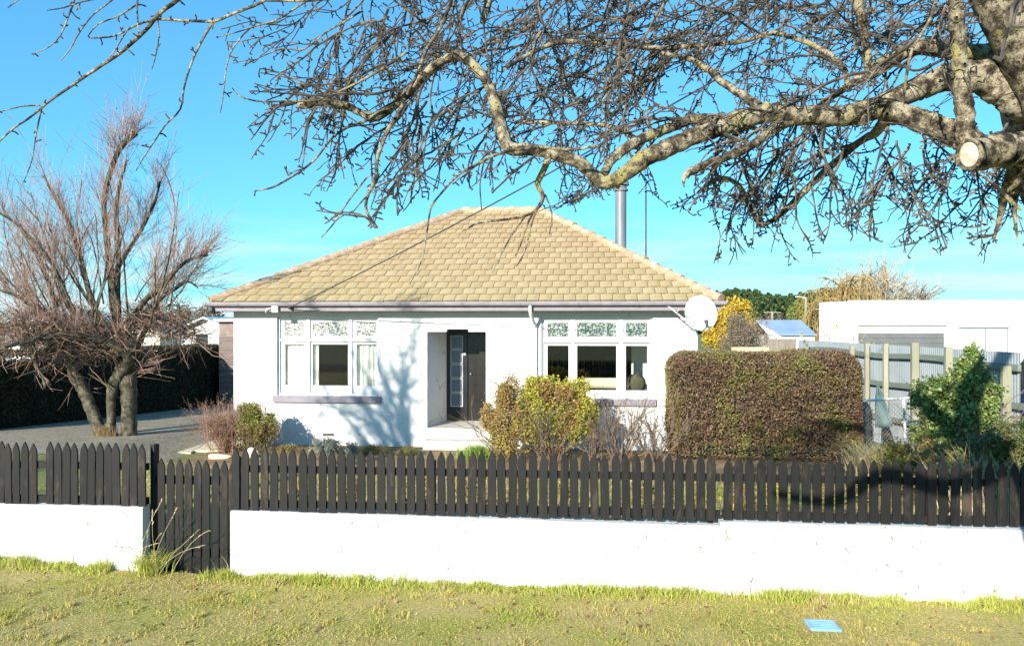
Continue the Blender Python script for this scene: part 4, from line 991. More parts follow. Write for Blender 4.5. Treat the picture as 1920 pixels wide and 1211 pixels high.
broad_tree('grey_bush', 'grey brown leafless bush below the golden tree', 1383, 50, 588, 0, 74, 6000, .10, grey_bush, 'shrub', .05, low=0)
broad_tree('grey_bush', 'brownish leafless bush right of the grey bush', 1422, 52, 598, 0, 56, 3600, .09, rose_bush, 'shrub', .05, low=0)
broad_tree('grey_bush', 'grey leafless bushes in front of the pine wood', 1455, 70, 585, 0, 70, 4500, .12, grey_bush, 'shrub', .05, low=0)
broad_tree('green_tree', 'small olive green tree in front of the pine wood beside the golden willow', 1500, 90, 566, 0, 50, 4000, .25, leafmat('olive_leaves', [(.14, .18, .04), (.20, .24, .06), (.28, .26, .07)], None))
# pine wood on the skyline
pine_leaf = leafmat('pine_needles', [(.035, .065, .022), (.055, .09, .03), (.08, .115, .04), (.024, .045, .016)], None, 1, .7, .1)
mb = MB(); tr = MB()
for i in range(330):
    D = rng.uniform(200, 320); px = rng.uniform(1230, 1650); b = at(px, 600, D); b[2] = -.3
    ytop = 552 + 5 * math.sin(px * .035) + rng.normal(0, 3.2) - max(0, (px - 1480)) * .05
    H = 2.7 + (605.5 - ytop) / F * D + .3; n = 420
    t = rng.uniform(.05, 1, n) ** .8; a = rng.uniform(0, 6.28, n); rr_ = (1.04 - t) ** .6 * H * .27 * rng.uniform(.5, 1.05, n) * (1 + .25 * np.sin(t * 30))
    C = np.stack([b[0] + rr_ * np.cos(a), b[1] + rr_ * np.sin(a), b[2] + t * H], 1); leaves(mb, C, .95, .6)
    tr.tube([b, b + [0, 0, H * .9]], [.25, .05], 5, False)
o = mb.build('pine_wood', pine_leaf, loc=at(1430, 600, 260)); tag(o, 'dark green pine wood along the skyline right of the house', 'wood', kind='stuff')
o2 = tr.build('trunks', stem_m, o); o2['kind'] = 'stuff'
# golden weeping willow
b = at(1590, 600, 66); b[2] = -.2; root = thing('weeping_willow', 'golden weeping willow behind the white building', 'tree', b)
wil_m = M('golden_willow_strands', [(.3, (.26, .17, .06)), (.55, (.38, .27, .11)), (.75, (.46, .36, .18))], 1.2, .8)
mb = MB(); st = MB(); mb.tube(grow(b, (-.02, 0, 1), 3.6, .3, 0, .04), np.linspace(.4, .25, 13), 8)
for i in range(26):
    d = np.array([rng.normal(-.15, .6), rng.normal(0, .5), 1.]); P = grow(b + [0, 0, rng.uniform(1.8, 3.4)], d, rng.uniform(3, 6.0), .25, .07, .09); mb.tube(P, np.linspace(.13, .03, len(P)), 5, False)
    for k in range(58):
        j = rng.integers(len(P) // 3, len(P)); q = grow(P[j], (rng.normal(0, .5), rng.normal(0, .5), .35), rng.uniform(1.6, 4.4), .25, .42, .05); st.tube(q, np.linspace(.028, .016, len(q)), 3, False)
mb.build('trunk', willow_bark, root); st.build('hanging_strands', wil_m, root)
# pale bare tree
def bare_tree(name, label, px, D, H, spread, mat, tr_m, nb=10, ns=14, r=.25, cat='tree'):
    b = at(px, 600, D); b[2] = -.2; root = thing(name, label, cat, b); mb = MB(); st = MB()
    mb.tube(grow(b, (0, 0, 1), H * .35, .3, 0, .05), np.linspace(r, r * .7, len(grow(b, (0, 0, 1), H * .35, .3, 0, 0))), 7)
    for i in range(nb):
        P = grow(b + [0, 0, H * rng.uniform(.2, .35)], (rng.normal(0, spread), rng.normal(0, spread), 1), H * rng.uniform(.45, .68), .25, 0, .12); mb.tube(P, np.linspace(r * .5, .03, len(P)), 5, False)
        for k in range(ns):
            j = rng.integers(len(P) // 4, len(P)); S = grow(P[j], (P[j] - P[j - 1]) * 4 + rng.normal(0, .6, 3), H * rng.uniform(.12, .3), .18, 0, .15); st.tube(S, np.linspace(.05, .022, len(S)), 3, False)
            for m_ in range(3): j2 = rng.integers(1, len(S)); S2 = grow(S[j2], (S[j2] - S[j2 - 1]) * 5 + rng.normal(0, .5, 3), H * rng.uniform(.06, .16), .15, 0, .15); st.tube(S2, .020, 3, False)
    mb.build('trunk', tr_m, root); st.build('twigs', mat, root); return root
pale_twig = M('pale_twigs', [(.3, (.26, .20, .13)), (.7, (.36, .29, .20))], 1, .8)
bare_tree('bare_tree', 'tall pale leafless tree behind the right part of the golden willow', 1645, 74, 10.2, .42, pale_twig, pale_twig, 14, 20, .3)
bare_tree('bare_tree', 'small greyish leafless tree right of the tall pale tree', 1715, 78, 7.6, .42, M('grey_twigs', [(.3, (.20, .165, .15)), (.7, (.28, .24, .22))], 1, .8), pale_twig, 12, 16, .2)
# blue roofed cottage
b = at(1484, 640, 58); root = thing('cottage', 'small white cottage with pale blue roof behind the hedge', 'house', (b[0], b[1], -.3))
def cp(px, py, D): return at(px, py, D)
D0 = 58; xl_, xr_ = at(1441, 600, D0), at(1527, 600, D0); zr = at(0, 601, D0)[2]; ze = at(0, 629, D0)[2]
mb = MB(); v = ey; base = [xl_ * [1, 1, 0], xr_ * [1, 1, 0], xr_ * [1, 1, 0] + ey * 6, xl_ * [1, 1, 0] + ey * 6]
mb.prism([q + np.array([0, 0, -.3]) for q in base], (0, 0, ze + .28)); mb.build('wall', white_block, root)
rf = M('blue_iron_roof', [(.3, (.20, .28, .40)), (.7, (.26, .35, .47))], .8, .5)
mb = MB(); e = .25
A_ = xl_ * [1, 1, 0] - ey * e + ex * .9 + [0, 0, ze]; B_ = xr_ * [1, 1, 0] - ey * e + ex * .1 + [0, 0, ze]; C_ = xr_ * [1, 1, 0] + ey * 3 + ex * .1 + [0, 0, zr]; Dd = xl_ * [1, 1, 0] + ey * 3 + [0, 0, zr]
mb.prism([A_, B_, C_, Dd], (0, 0, .06)); E_ = xr_ * [1, 1, 0] + ey * 6.2 + [0, 0, ze]; F_ = xl_ * [1, 1, 0] + ey * 6.2 + [0, 0, ze]; mb.prism([Dd, C_, E_, F_], (0, 0, .06)); mb.build('roof', rf, root)
mb = MB(); mb.prism([xl_ * [1, 1, 0] - ey * .02 + [0, 0, ze], A_ + ey * .2, Dd - ey * 0], ey * .05); mb.build('gable', white_block, root)
# plank fence and low tan wall
def quadwall(name, label, cat, pxa, pxb, Da, Db, z0, z1, mat, th=.1):
    a, b = at(pxa, 600, Da), at(pxb, 600, Db); a[2] = b[2] = z0; mb = MB(); mb.prism([a, b, b + ey * th, a + ey * th], (0, 0, z1 - z0)); return tag(mb.build(name, mat, loc=(a + b) / 2), label, cat)
quadwall('plank_fence', 'grey brown plank fence in front of the blue roofed cottage', 'fence', 1440, 1493, 46, 46, -.3, 1.75, M('grey_planks', [(.35, (.16, .14, .12)), (.65, (.24, .21, .18))], 2, .9, stretch=(9, 9, .3)))
quadwall('plank_fence', 'pale cream fence right of the grey plank fence', 'fence', 1493, 1545, 45, 45, -.3, 1.65, M('cream_planks', [(.35, (.55, .50, .40)), (.65, (.64, .60, .50))], 2, .9, stretch=(9, 9, .3)))
quadwall('low_wall', 'low tan wall across the far lawn behind the clipped hedge', 'wall', 1372, 1442, 40, 40, -.3, 1.45, M('tan_block', [(.35, (.42, .33, .22)), (.65, (.52, .43, .30))], 2, .9))
# poles
for px, D, py, lab in ((1511, 80, 557, 'pale lamp pole beside the golden willow'), (1448, 85, 584, 'short utility pole with crossarm in front of the pine wood')):
    b = at(px, 600, D); b[2] = -.3; zt = at(px, py, D)[2]; root = thing('utility_pole', lab, 'pole', b)
    mb = MB(); mb.tube([b, [b[0], b[1], zt]], [.16, .12], 8); mb.build('pole', post_m, root)
    mb = MB(); q = np.array([b[0], b[1], zt - .1])
    if px > 1500: mb.tube([q, q - ex * .7 + [0, 0, .15], q - ex * 1.1 + [0, 0, .12]], .05, 6); mb.build('lamp_arm', white_pipe, root)
    else: mb.bar(q - ex * .9, q + ex * .9, .1, .1); mb.build('crossarm', post_m, root)
t = np.linspace(0, 1, 20)[:, None]; a, b = at(1408, 590, 85), at(1545, 584, 85); mb = MB(); P = a * (1 - t) + b * t; P[:, 2] -= (4 * t * (1 - t))[:, 0] * .3; mb.tube(P, .03, 4); tag(mb.build('far_cable', wire_m, loc=a), 'thin cable between the far poles in front of the pine wood', 'cable')
# thin leggy plants above the hedge in front of the white building
for px, h, lab in ((1585, 3.35, 'thin leggy plant rising in front of the left flank of the white building'), (1545, 2.75, 'shorter leggy plant with yellow leaves at the corner of the white building')):
    c = gpt(px, 700, 22); root = thing('leggy_plant', lab, 'plant', c); mb = MB(); tp = stems(mb, c, 9, h, .15, .010, 4, .05, .12, 2); mb.build('stems', pale_twig, root)
    mb = MB(); A = np.vstack([P[len(P) // 2:] for P in tp]); A = A[rng.integers(0, len(A), 130)] + rng.normal(0, .03, (130, 3)); leaves(mb, A, .09); mb.build('leaves', yellow_leaf, root)

# ------------------------------------------------------------------ behind the hedge, left
shed = thing('timber_shed', 'weatherboard shed between the house corner and the dark hedge', 'shed', at(430, 700, 29))
mb = MB(); a, b = at(411, 600, 29), at(470, 600, 29); a[2] = b[2] = -.4; zs_ = at(0, 603, 29)[2]; mb.prism([a, b, b + ey * 4, a + ey * 4], (0, 0, zs_ + .4))
mb.build('wall', M('dark_shed_boards', [(.35, (.20, .15, .14)), (.65, (.28, .22, .20))], 4, .8), shed)
mb = MB()
for i in range(14):
    z = -.2 + i * .22; mb.prism([a - ey * .005 + [0, 0, z + .4], b - ey * .005 + [0, 0, z + .4], b - ey * .03 + [0, 0, z + .4], a - ey * .03 + [0, 0, z + .4]], (0, 0, .19)) if z + .6 < zs_ else None
mb.build('weatherboards', M('shed_boards', [(.35, (.13, .10, .09)), (.65, (.19, .155, .145))], 4, .8, stretch=(.3, .3, 3)), shed)
mb = MB(); mb.prism([a - ey * .2 - ex * .15 + [0, 0, zs_ + .4], b - ey * .2 + [0, 0, zs_ + .4], b + ey * 4.2 + [0, 0, zs_ + .4], a + ey * 4.2 - ex * .15 + [0, 0, zs_ + .4]], (0, 0, .1)); mb.build('roof', white_block, shed)
def far_house(label, pxl, pxr, pye, pyr, D, wallc, roofc):
    a, b = at(pxl, 600, D), at(pxr, 600, D); ze, zr = at(0, pye, D)[2], at(0, pyr, D)[2]; a[2] = b[2] = -.3; c_ = (a + b) / 2
    root = thing('neighbour_house', label, 'house', c_); mb = MB(); mb.prism([a, b, b + [0, 0, ze + .3], c_ + [0, 0, zr + .25], a + [0, 0, ze + .3]], ey * 8); mb.build('wall', wallc, root)
    mb = MB(); ov = ex * .5
    for s, q in ((-1, a), (1, b)):
        e_ = q + [0, 0, ze + .22] + ov * s; r_ = c_ + [0, 0, zr + .3]; mb.prism([e_ - ey * .4, r_ - ey * .4, r_ + ey * 8.3, e_ + ey * 8.3], (0, 0, .12))
    mb.build('roof', roofc, root)
    mb = MB(); m0, m1 = a * .7 + b * .3, a * .45 + b * .55; mb.prism([m0 - ey * .03 + [0, 0, 1.2], m1 - ey * .03 + [0, 0, 1.2], m1 - ey * .03 + [0, 0, 2.3], m0 - ey * .03 + [0, 0, 2.3]], ey * .028); mb.build('window', car_glass, root)
teal_r = M('teal_roof', [(.3, (.50, .60, .60)), (.7, (.58, .68, .68))], .8, .6); cream_w = M('cream_cladding', [(.3, (.60, .57, .48)), (.7, (.66, .63, .55))], 1, .8); grey_r = M('grey_roof', [(.3, (.34, .35, .38)), (.7, (.42, .43, .46))], 1, .7)
far_house('pale gabled house beyond the dark hedge left of the shed', 340, 430, 622, 597, 48, white_block, teal_r)
far_house('cream gabled house seen through the bare garden tree', 205, 300, 628, 603, 55, cream_w, grey_r)
far_house('white house at the left frame edge beyond the hedge', 10, 100, 625, 592, 52, white_block, grey_r)
far_house('white house between its neighbours behind the bare garden tree', 112, 195, 622, 596, 60, white_block, teal_r)
for px, D, top, wpx, lab in ((395, 95, 566, 60, 'grey green tree behind the pale gabled house'), (345, 110, 574, 70, 'grey green tree behind the cream gabled house'), (285, 110, 572, 80, 'distant grey tree behind the bare garden tree'), (160, 110, 574, 100, 'distant grey tree above the left houses'), (60, 110, 572, 100, 'distant grey tree above the far left house')):
    broad_tree('distant_tree', lab, px, D, top, 0, wpx, 3500, .30, leafmat('distant_leaves', [(.15, .14, .12), (.20, .18, .15), (.13, .14, .09), (.24, .21, .18)], None, 1, .8, .1), group='distant trees beyond the left hedge')

# ------------------------------------------------------------------ trees
def addtube(mb, pxs, step=.05, k=12, rough=.06, mini=None):
    """(px, py, depth, width px) list to a rough tapering limb"""
    pts = []
    for (px, py, D, wd) in pxs:
        q = at(px, py, D); pts.append([q[0], q[1], q[2], wd / 2 * D / F])
    S = smooth_path(pts, step); P = S[:, :3]; r = np.maximum(S[:, 3], .002)
    n = len(P)
    if rough:
        r = r * (1 + rough * patch(np.arange(n) * step, np.zeros(n), 9, int(abs(pxs[0][0])) + n) * 1.6)
        P = P + rng.normal(0, 1, (n, 3)) * r[:, None] * .05
    mb.tube(P, r, k)
    if rough >= .07:
        V = mb.V[-1].reshape(n, k, 3); a = np.arange(k) * 2 * math.pi / k; ii = np.arange(n)[:, None] * step * 60
        f = 1 + .10 * patch(ii * np.ones(k)[None], (np.cos(a) * 2.2)[None] + 0 * ii, .55, n) + .08 * patch(ii + (np.sin(a) * 2.5)[None], (np.cos(a) * 2.5)[None] + 0 * ii, 1.5, n + 1) + rng.normal(0, .018, (n, k))
        mb.V[-1] = (P[:, None] + (V - P[:, None]) * f[:, :, None]).reshape(-1, 3)
    return P, r

# the pollarded garden tree at the left
TD = 17.6; tb = at(222, 838, TD); tb[2] = float(gz(tb[0], tb[1]))
root = thing('garden_tree', 'bare multi stemmed garden tree with pinkish upright shoots left of the house', 'tree', tb)
mb = MB(); S_ = []
def T(l, k=10): 
    r = addtube(mb, [(a, b, TD + c, d) for a, b, c, d in l], .08, k, .045); S_.append(r); return r
T([(240, 850, 0, 36), (241, 800, 0, 29), (242, 750, 0, 28), (240, 715, 0, 30), (237, 690, 0, 22), (228, 640, .2, 16), (215, 590, .3, 14), (208, 520, .3, 13), (200, 440, .3, 11), (195, 380, .3, 10), (205, 330, .2, 9), (222, 285, .1, 9), (240, 262, 0, 11), (256, 250, 0, 9)], 14)
T([(206, 850, -.1, 22), (209, 800, -.1, 17), (209, 750, -.1, 17), (218, 712, -.1, 22), (240, 680, -.2, 18), (232, 660, -.4, 16), (200, 640, -.6, 16), (150, 628, -.9, 15), (100, 630, -1.2, 12), (50, 640, -1.5, 10), (10, 650, -1.6, 8)], 12)
T([(205, 850, 0, 30), (190, 812, 0, 24), (172, 770, .1, 22), (152, 722, .2, 20), (140, 700, .2, 16), (130, 670, .2, 15), (115, 640, .2, 13), (110, 600, .2, 11), (95, 540, .2, 9), (70, 480, .2, 7), (40, 430, .2, 6)], 12)
T([(258, 640, 0, 5), (245, 668, 0, 10), (222, 690, 0, 14), (240, 705, 0, 16)], 8)
T([(224, 655, .2, 12), (222, 600, .1, 12), (220, 540, 0, 11), (222, 470, 0, 9), (218, 400, 0, 8), (224, 350, .1, 6), (238, 300, .1, 4)], 9)
T([(215, 620, .1, 12), (250, 590, -.1, 10), (275, 560, -.3, 11), (300, 540, -.4, 14), (318, 520, -.4, 9), (350, 490, -.4, 6), (390, 478, -.4, 4)], 9)
T([(236, 690, 0, 14), (262, 640, .4, 11), (285, 590, .6, 9), (300, 560, .6, 9), (330, 540, .6, 8), (352, 528, .6, 4), (372, 540, .6, 3)], 8)
T([(200, 640, 0, 12), (180, 590, .2, 11), (165, 540, .3, 10), (150, 480, .3, 8), (130, 420, .3, 7), (108, 380, .3, 6), (82, 330, .3, 4)], 8)
T([(180, 640, -.4, 12), (140, 590, -.6, 10), (110, 520, -.7, 8), (80, 470, -.8, 7), (30, 420, -.8, 5), (0, 400, -.8, 4)], 8)
T([(130, 640, -.6, 10), (80, 600, -1, 8), (40, 560, -1.2, 7), (-10, 540, -1.3, 5)], 8)
T([(210, 520, .3, 10), (240, 470, .6, 8), (265, 430, .8, 7), (290, 380, .9, 5), (300, 340, .9, 3)], 8)
T([(140, 650, .3, 12), (132, 690, .3, 11), (135, 712, .3, 9), (150, 725, .3, 8), (162, 720, .3, 8)], 8)
T([(60, 640, -1, 9), (70, 690, -1, 8), (82, 710, -1, 6), (84, 728, -1, 4)], 8)
T([(165, 700, -.5, 3), (200, 722, -.4, 5), (212, 735, -.3, 5)], 6)
for i in range(32):
    px, py = rng.uniform(50, 330), rng.uniform(560, 650); p = at(px, py, TD + rng.uniform(-1.1, 1.0)); fx_ = (px - 215) / 150.
    P = grow(p, np.array([fx_ * .75 + rng.normal(0, .22), rng.normal(0, .35), 1.]), rng.uniform(1.6, 4.6) * (1 - .32 * abs(fx_)), .12, 0, .06, .012); r = np.linspace(rng.uniform(.016, .034), .008, len(P)); mb.tube(P, r, 6, False); S_.append((P, r))
mb.build('trunk', willow_bark, root, True)
tw = MB(); tg = MB()
def shoots(P, r, n, Lr, up, j0=.35, wob=.07, r0=.0062, dirb=None, sub=3, pull=.03):
    for i in range(n):
        j = int(rng.uniform(j0, 1) * (len(P) - 1)); t = P[min(j + 1, len(P) - 1)] - P[max(j - 1, 0)]; t /= np.linalg.norm(t) + 1e-9
        d = rng.normal(0, .45, 3) + t * .5 + np.array([0, 0, up]); 
        if dirb is not None: d = d + dirb
        S = grow(P[j], d, rng.uniform(*Lr), .12, 0, wob, pull); tw.tube(S, np.linspace(r0, .0028, len(S)), 3, False)
        for q in range(sub):
            j2 = rng.integers(1, len(S) - 1); S2 = grow(S[j2], (S[j2 + 1] - S[j2]) * 9 + rng.normal(0, .55, 3), rng.uniform(.25, .8), .09, 0, wob, pull); tw.tube(S2, np.linspace(.0045, .002, len(S2)), 3, False)
for i, (P, r) in enumerate(S_):
    if i == 0: shoots(P, r, 70, (.6, 1.7), .9, .45, sub=3); shoots(P, r, 34, (.5, 1.5), .8, .9, r0=.006, dirb=np.array([.1, 0, .3]), sub=5)
    elif i in (1,): shoots(P, r, 100, (.5, 1.5), .5, .45, sub=4)
    elif i in (2, 7, 8): shoots(P, r, 60, (.6, 1.6), .8, .4, dirb=np.array([-.25, 0, .1]), sub=4)
    elif i in (4, 10): shoots(P, r, 60, (.6, 1.6), .9, .3, sub=4)
    elif i in (5, 6): shoots(P, r, 80, (.5, 1.5), .75, .4, dirb=np.array([.3, 0, 0]), sub=4)
    elif i == 9: shoots(P, r, 70, (.5, 1.3), .6, .2, sub=4)
    elif i in (11, 12): shoots(P, r, 8, (.2, .5), -.2, .5, sub=1)
    elif i > 13: shoots(P, r, 12, (.5, 1.5), .8, .25, sub=3)
# tangled lower twigs around the pollard heads
for (px, py, dd, n, sp) in ((150, 625, -.3, 300, .55), (255, 610, .1, 240, .45), (60, 620, -1.0, 230, .5), (310, 600, 0, 190, .4), (350, 625, .2, 110, .3), (110, 655, -.6, 170, .42), (10, 610, -1.2, 170, .45), (200, 650, -.3, 140, .3)):
    c = at(px, py, TD + dd)
    for i in range(n):
        p = c + rng.normal(0, sp * .6, 3) * [1.2, 1, .6]; S = grow(p, rng.normal(0, 1, 3) * [1, 1, .6] + [0, 0, .1], rng.uniform(.4, 1.2), .10, .02, .16); (tg if i % 2 else tw).tube(S, np.linspace(.010, .003, len(S)), 3, False)
for i in range(40):
    p = at(rng.uniform(238, 262), rng.uniform(680, 710), TD); S = grow(p, (1, rng.normal(0, .5), rng.uniform(-.1, .8)), rng.uniform(.4, 1.0), .08, 0, .1); tw.tube(S, np.linspace(.006, .0025, len(S)), 3, False)
tw.build('twigs', willow_twig, root); tg.build('tangled_twigs', M('tangle_shade_twigs', [(.35, (.04, .028, .02)), (.52, (.11, .075, .045)), (.7, (.26, .18, .10))], 3, .85), root)  # the tangle's darker twig colour has its shade painted in
grass_clump('tree_foot_grass', 'dry brown grass tuft at the foot of the bare garden tree', (tb[0] - .15, tb[1] - .25, tb[2]), 260, .28, .012, .16, leafmat('brown_blades', [(.30, .22, .11), (.24, .16, .08), (.36, .28, .15)], None), .7)

# the big street tree in the foreground
base = c2w(3.75, 4.5, .05)
root = thing('street_tree', 'large gnarled bare tree overhanging the verge from the right', 'tree', base)
mb = MB(); L_ = []
def W(l, k=14, rough=.07):
    if rough >= .07: k = max(k, 12) + 4
    r = addtube(mb, [(a, b, c, d * .92) for a, b, c, d in l], .022 if rough >= .07 else .035, k, rough); L_.append(r); return r
# trunk, out of frame at the right except its shaded upper stem
tr_ = smooth_path([[*c2w(3.75, 4.5, -.1), .34], [*c2w(3.66, 4.45, 1.2), .29], [*c2w(3.5, 4.42, 2.6), .28], [*c2w(3.32, 4.5, 3.4), .26], [*c2w(3.16, 4.7, 4.2), .19], [*c2w(3.25, 4.85, 4.75), .17], [*c2w(3.7, 4.95, 5.4), .15], [*c2w(4.3, 5.1, 6.2), .10]], .08)
mb.tube(tr_[:, :3], tr_[:, 3] * (1 + .08 * patch(np.arange(len(tr_)) * .1, 0 * tr_[:, 0], 7, 5)), 22)
W([(2060, 330, 4.3, 150), (1985, 290, 4.2, 80), (1920, 280, 4.1, 68), (1870, 282, 4.02, 66), (1838, 287, 3.96, 62), (1822, 290, 3.92, 57)], 20)
cutc = at(1818, 290, 3.90)
W([(1830, 285, 4.0, 46), (1812, 250, 4.0, 38), (1808, 205, 4.0, 34), (1800, 125, 3.95, 30), (1795, 50, 3.9, 28), (1788, -40, 3.8, 26), (1770, -140, 3.7, 20)], 14)
W([(1840, 288, 4.05, 52), (1800, 255, 4.1, 52), (1745, 234, 4.15, 46), (1700, 217, 4.2, 42), (1655, 207, 4.22, 38)], 16)
W([(2080, 260, 4.35, 130), (1985, 205, 4.35, 100), (1913, 178, 4.35, 84), (1850, 148, 4.35, 68), (1780, 146, 4.32, 58), (1697, 178, 4.3, 44), (1630, 208, 4.25, 44), (1563, 219, 4.2, 42), (1497, 216, 4.15, 40), (1430, 214, 4.1, 40), (1363, 234, 4.05, 38), (1297, 257, 4.0, 37), (1240, 283, 3.95, 36), (1207, 299, 3.92, 35), (1173, 325, 3.9, 33), (1140, 343, 3.9, 28), (1118, 333, 3.9, 26), (1090, 308, 3.88, 25), (1040, 289, 3.86, 25), (990, 281, 3.85, 25), (955, 278, 3.85, 24), (944, 255, 3.85, 23), (938, 228, 3.86, 23), (929, 198, 3.9, 22), (918, 165, 3.93, 20), (903, 140, 3.95, 20), (880, 117, 3.97, 21), (853, 104, 4.0, 20), (820, 120, 4.05, 18), (787, 147, 4.1, 18), (767, 173, 4.1, 17), (740, 197, 4.1, 17), (707, 218, 4.1, 20), (690, 219, 4.1, 16), (660, 203, 4.08, 16), (640, 197, 4.05, 17), (600, 192, 4.0, 20), (572, 195, 3.98, 24), (560, 198, 3.97, 20)], 16, .09)
W([(1990, 150, 4.5, 90), (1930, 120, 4.5, 60), (1880, 101, 4.5, 44), (1830, 101, 4.5, 38), (1763, 91, 4.45, 34), (1713, 91, 4.4, 30), (1663, 117, 4.35, 29), (1640, 133, 4.33, 25), (1597, 157, 4.3, 17), (1563, 180, 4.3, 14), (1527, 207, 4.25, 12)])
W([(1630, 135, 4.33, 17), (1623, 83, 4.3, 18), (1617, 40, 4.25, 21), (1605, -5, 4.2, 20), (1590, -80, 4.1, 16)], 10)
W([(1423, 200, 4.12, 20), (1390, 177, 4.2, 17), (1353, 153, 4.3, 15), (1327, 130, 4.4, 13), (1290, 110, 4.5, 10), (1240, 100, 4.6, 7)], 10)
W([(1592, 170, 4.3, 13), (1580, 127, 4.35, 12), (1540, 93, 4.4, 12), (1493, 73, 4.45, 11), (1447, 63, 4.5, 10), (1397, 77, 4.55, 10), (1347, 83, 4.6, 9), (1290, 88, 4.6, 9), (1207, 90, 4.6, 9), (1123, 80, 4.6, 9), (1057, 79, 4.55, 10), (1017, 90, 4.5, 9), (973, 113, 4.45, 8), (947, 128, 4.4, 8)], 9)
W([(1662, 222, 4.3, 24), (1640, 250, 4.4, 20), (1613, 265, 4.5, 15), (1563, 307, 4.6, 14), (1520, 347, 4.65, 13), (1475, 392, 4.7, 12), (1450, 412, 4.7, 10), (1427, 421, 4.7, 12), (1412, 400, 4.7, 10), (1395, 368, 4.7, 10), (1385, 348, 4.7, 10), (1360, 334, 4.7, 9), (1335, 340, 4.7, 9), (1308, 363, 4.7, 7)], 10)
W([(1530, 220, 4.2, 14), (1490, 225, 4.15, 20), (1455, 240, 4.1, 20), (1430, 258, 4.02, 18), (1397, 280, 3.95, 17), (1347, 300, 3.9, 16), (1297, 320, 3.85, 16), (1282, 335, 3.82, 9), (1283, 350, 3.8, 4)], 10)
W([(1450, 215, 4.12, 12), (1400, 222, 4.12, 18), (1330, 222, 4.15, 20), (1280, 229, 4.15, 22), (1235, 248, 4.1, 22), (1207, 259, 4.05, 22), (1180, 274, 4.0, 22), (1148, 300, 3.95, 20), (1130, 330, 3.9, 18)], 11)
W([(1195, 262, 4.1, 11), (1157, 241, 4.2, 10), (1107, 233, 4.25, 9), (1023, 230, 4.3, 8), (963, 230, 4.3, 7)], 8)
W([(925, -60, 3.9, 20), (918, -10, 3.9, 18), (911, 22, 3.9, 16), (905, 44, 3.9, 12)], 10)
W([(870, -60, 3.7, 8), (847, 0, 3.7, 7.5), (827, 50, 3.75, 7), (800, 93, 3.8, 6.5), (780, 143, 3.85, 6), (763, 177, 3.9, 5)], 7)
W([(757, 195, 4.0, 10), (740, 225, 4.0, 9), (723, 253, 4.0, 9), (707, 300, 4.0, 8), (705, 335, 4.0, 8), (690, 365, 4.0, 7), (687, 395, 4.0, 6), (708, 428, 4.0, 4)], 7)
W([(1120, 273, 3.7, 6), (1073, 281, 3.7, 6), (1007, 277, 3.7, 6), (940, 287, 3.68, 6), (890, 311, 3.66, 6), (857, 330, 3.65, 5.5), (827, 363, 3.64, 4.5), (807, 387, 3.64, 3)], 7)
W([(1030, 290, 3.85, 16), (1020, 318, 3.85, 13), (1008, 345, 3.9, 12), (1018, 370, 3.9, 9), (1000, 398, 3.9, 6), (960, 410, 3.9, 5), (900, 418, 3.9, 4), (866, 434, 3.9, 3)], 9)
W([(1888, -20, 4.3, 22), (1862, 40, 4.25, 16), (1850, 0, 4.2, 15), (1836, -40, 4.1, 12)], 8)
W([(1925, 285, 4.12, 40), (1898, 335, 4.2, 30), (1884, 370, 4.3, 17), (1874, 410, 4.4, 10), (1862, 455, 4.4, 4)], 10)
W([(1935, 285, 4.15, 28), (1912, 340, 4.3, 15), (1902, 390, 4.4, 9), (1908, 450, 4.4, 4)], 9)
W([(1843, 330, 3.9, 5), (1870, 352, 3.85, 8), (1890, 372, 3.8, 10), (1915, 395, 3.8, 5)], 7)
W([(1410, 0, 3.2, 5), (1770, 0, 3.2, 6)] if False else [(1765, -30, 3.1, 7), (1742, 40, 3.1, 7), (1712, 90, 3.1, 6), (1700, 140, 3.15, 6), (1693, 195, 3.2, 5)], 6)
for l in ([(985, 405, 3.9, 4), (960, 440, 3.9, 3.5), (938, 480, 3.9, 3), (922, 512, 3.9, 2)], [(1000, 398, 3.9, 4), (985, 430, 3.9, 3.5), (976, 460, 3.9, 3), (966, 480, 3.9, 2)], [(1012, 380, 3.9, 4), (995, 425, 3.9, 3), (985, 470, 3.9, 3), (968, 500, 3.9, 2)], [(1022, 365, 3.9, 4), (1035, 400, 3.9, 3), (1030, 440, 3.9, 2)], [(908, 300, 3.66, 4), (900, 345, 3.68, 3), (903, 395, 3.7, 2.5)], [(828, 362, 3.64, 4), (808, 390, 3.64, 4), (800, 440, 3.64, 3.5), (790, 490, 3.64, 3), (768, 533, 3.64, 2)], [(690, 330, 4, 4), (655, 375, 4, 3.5), (625, 420, 4, 3), (602, 446, 4, 2)], [(700, 355, 4, 4), (672, 385, 4, 3), (660, 400, 4, 2)]): W(l, 6, .05)
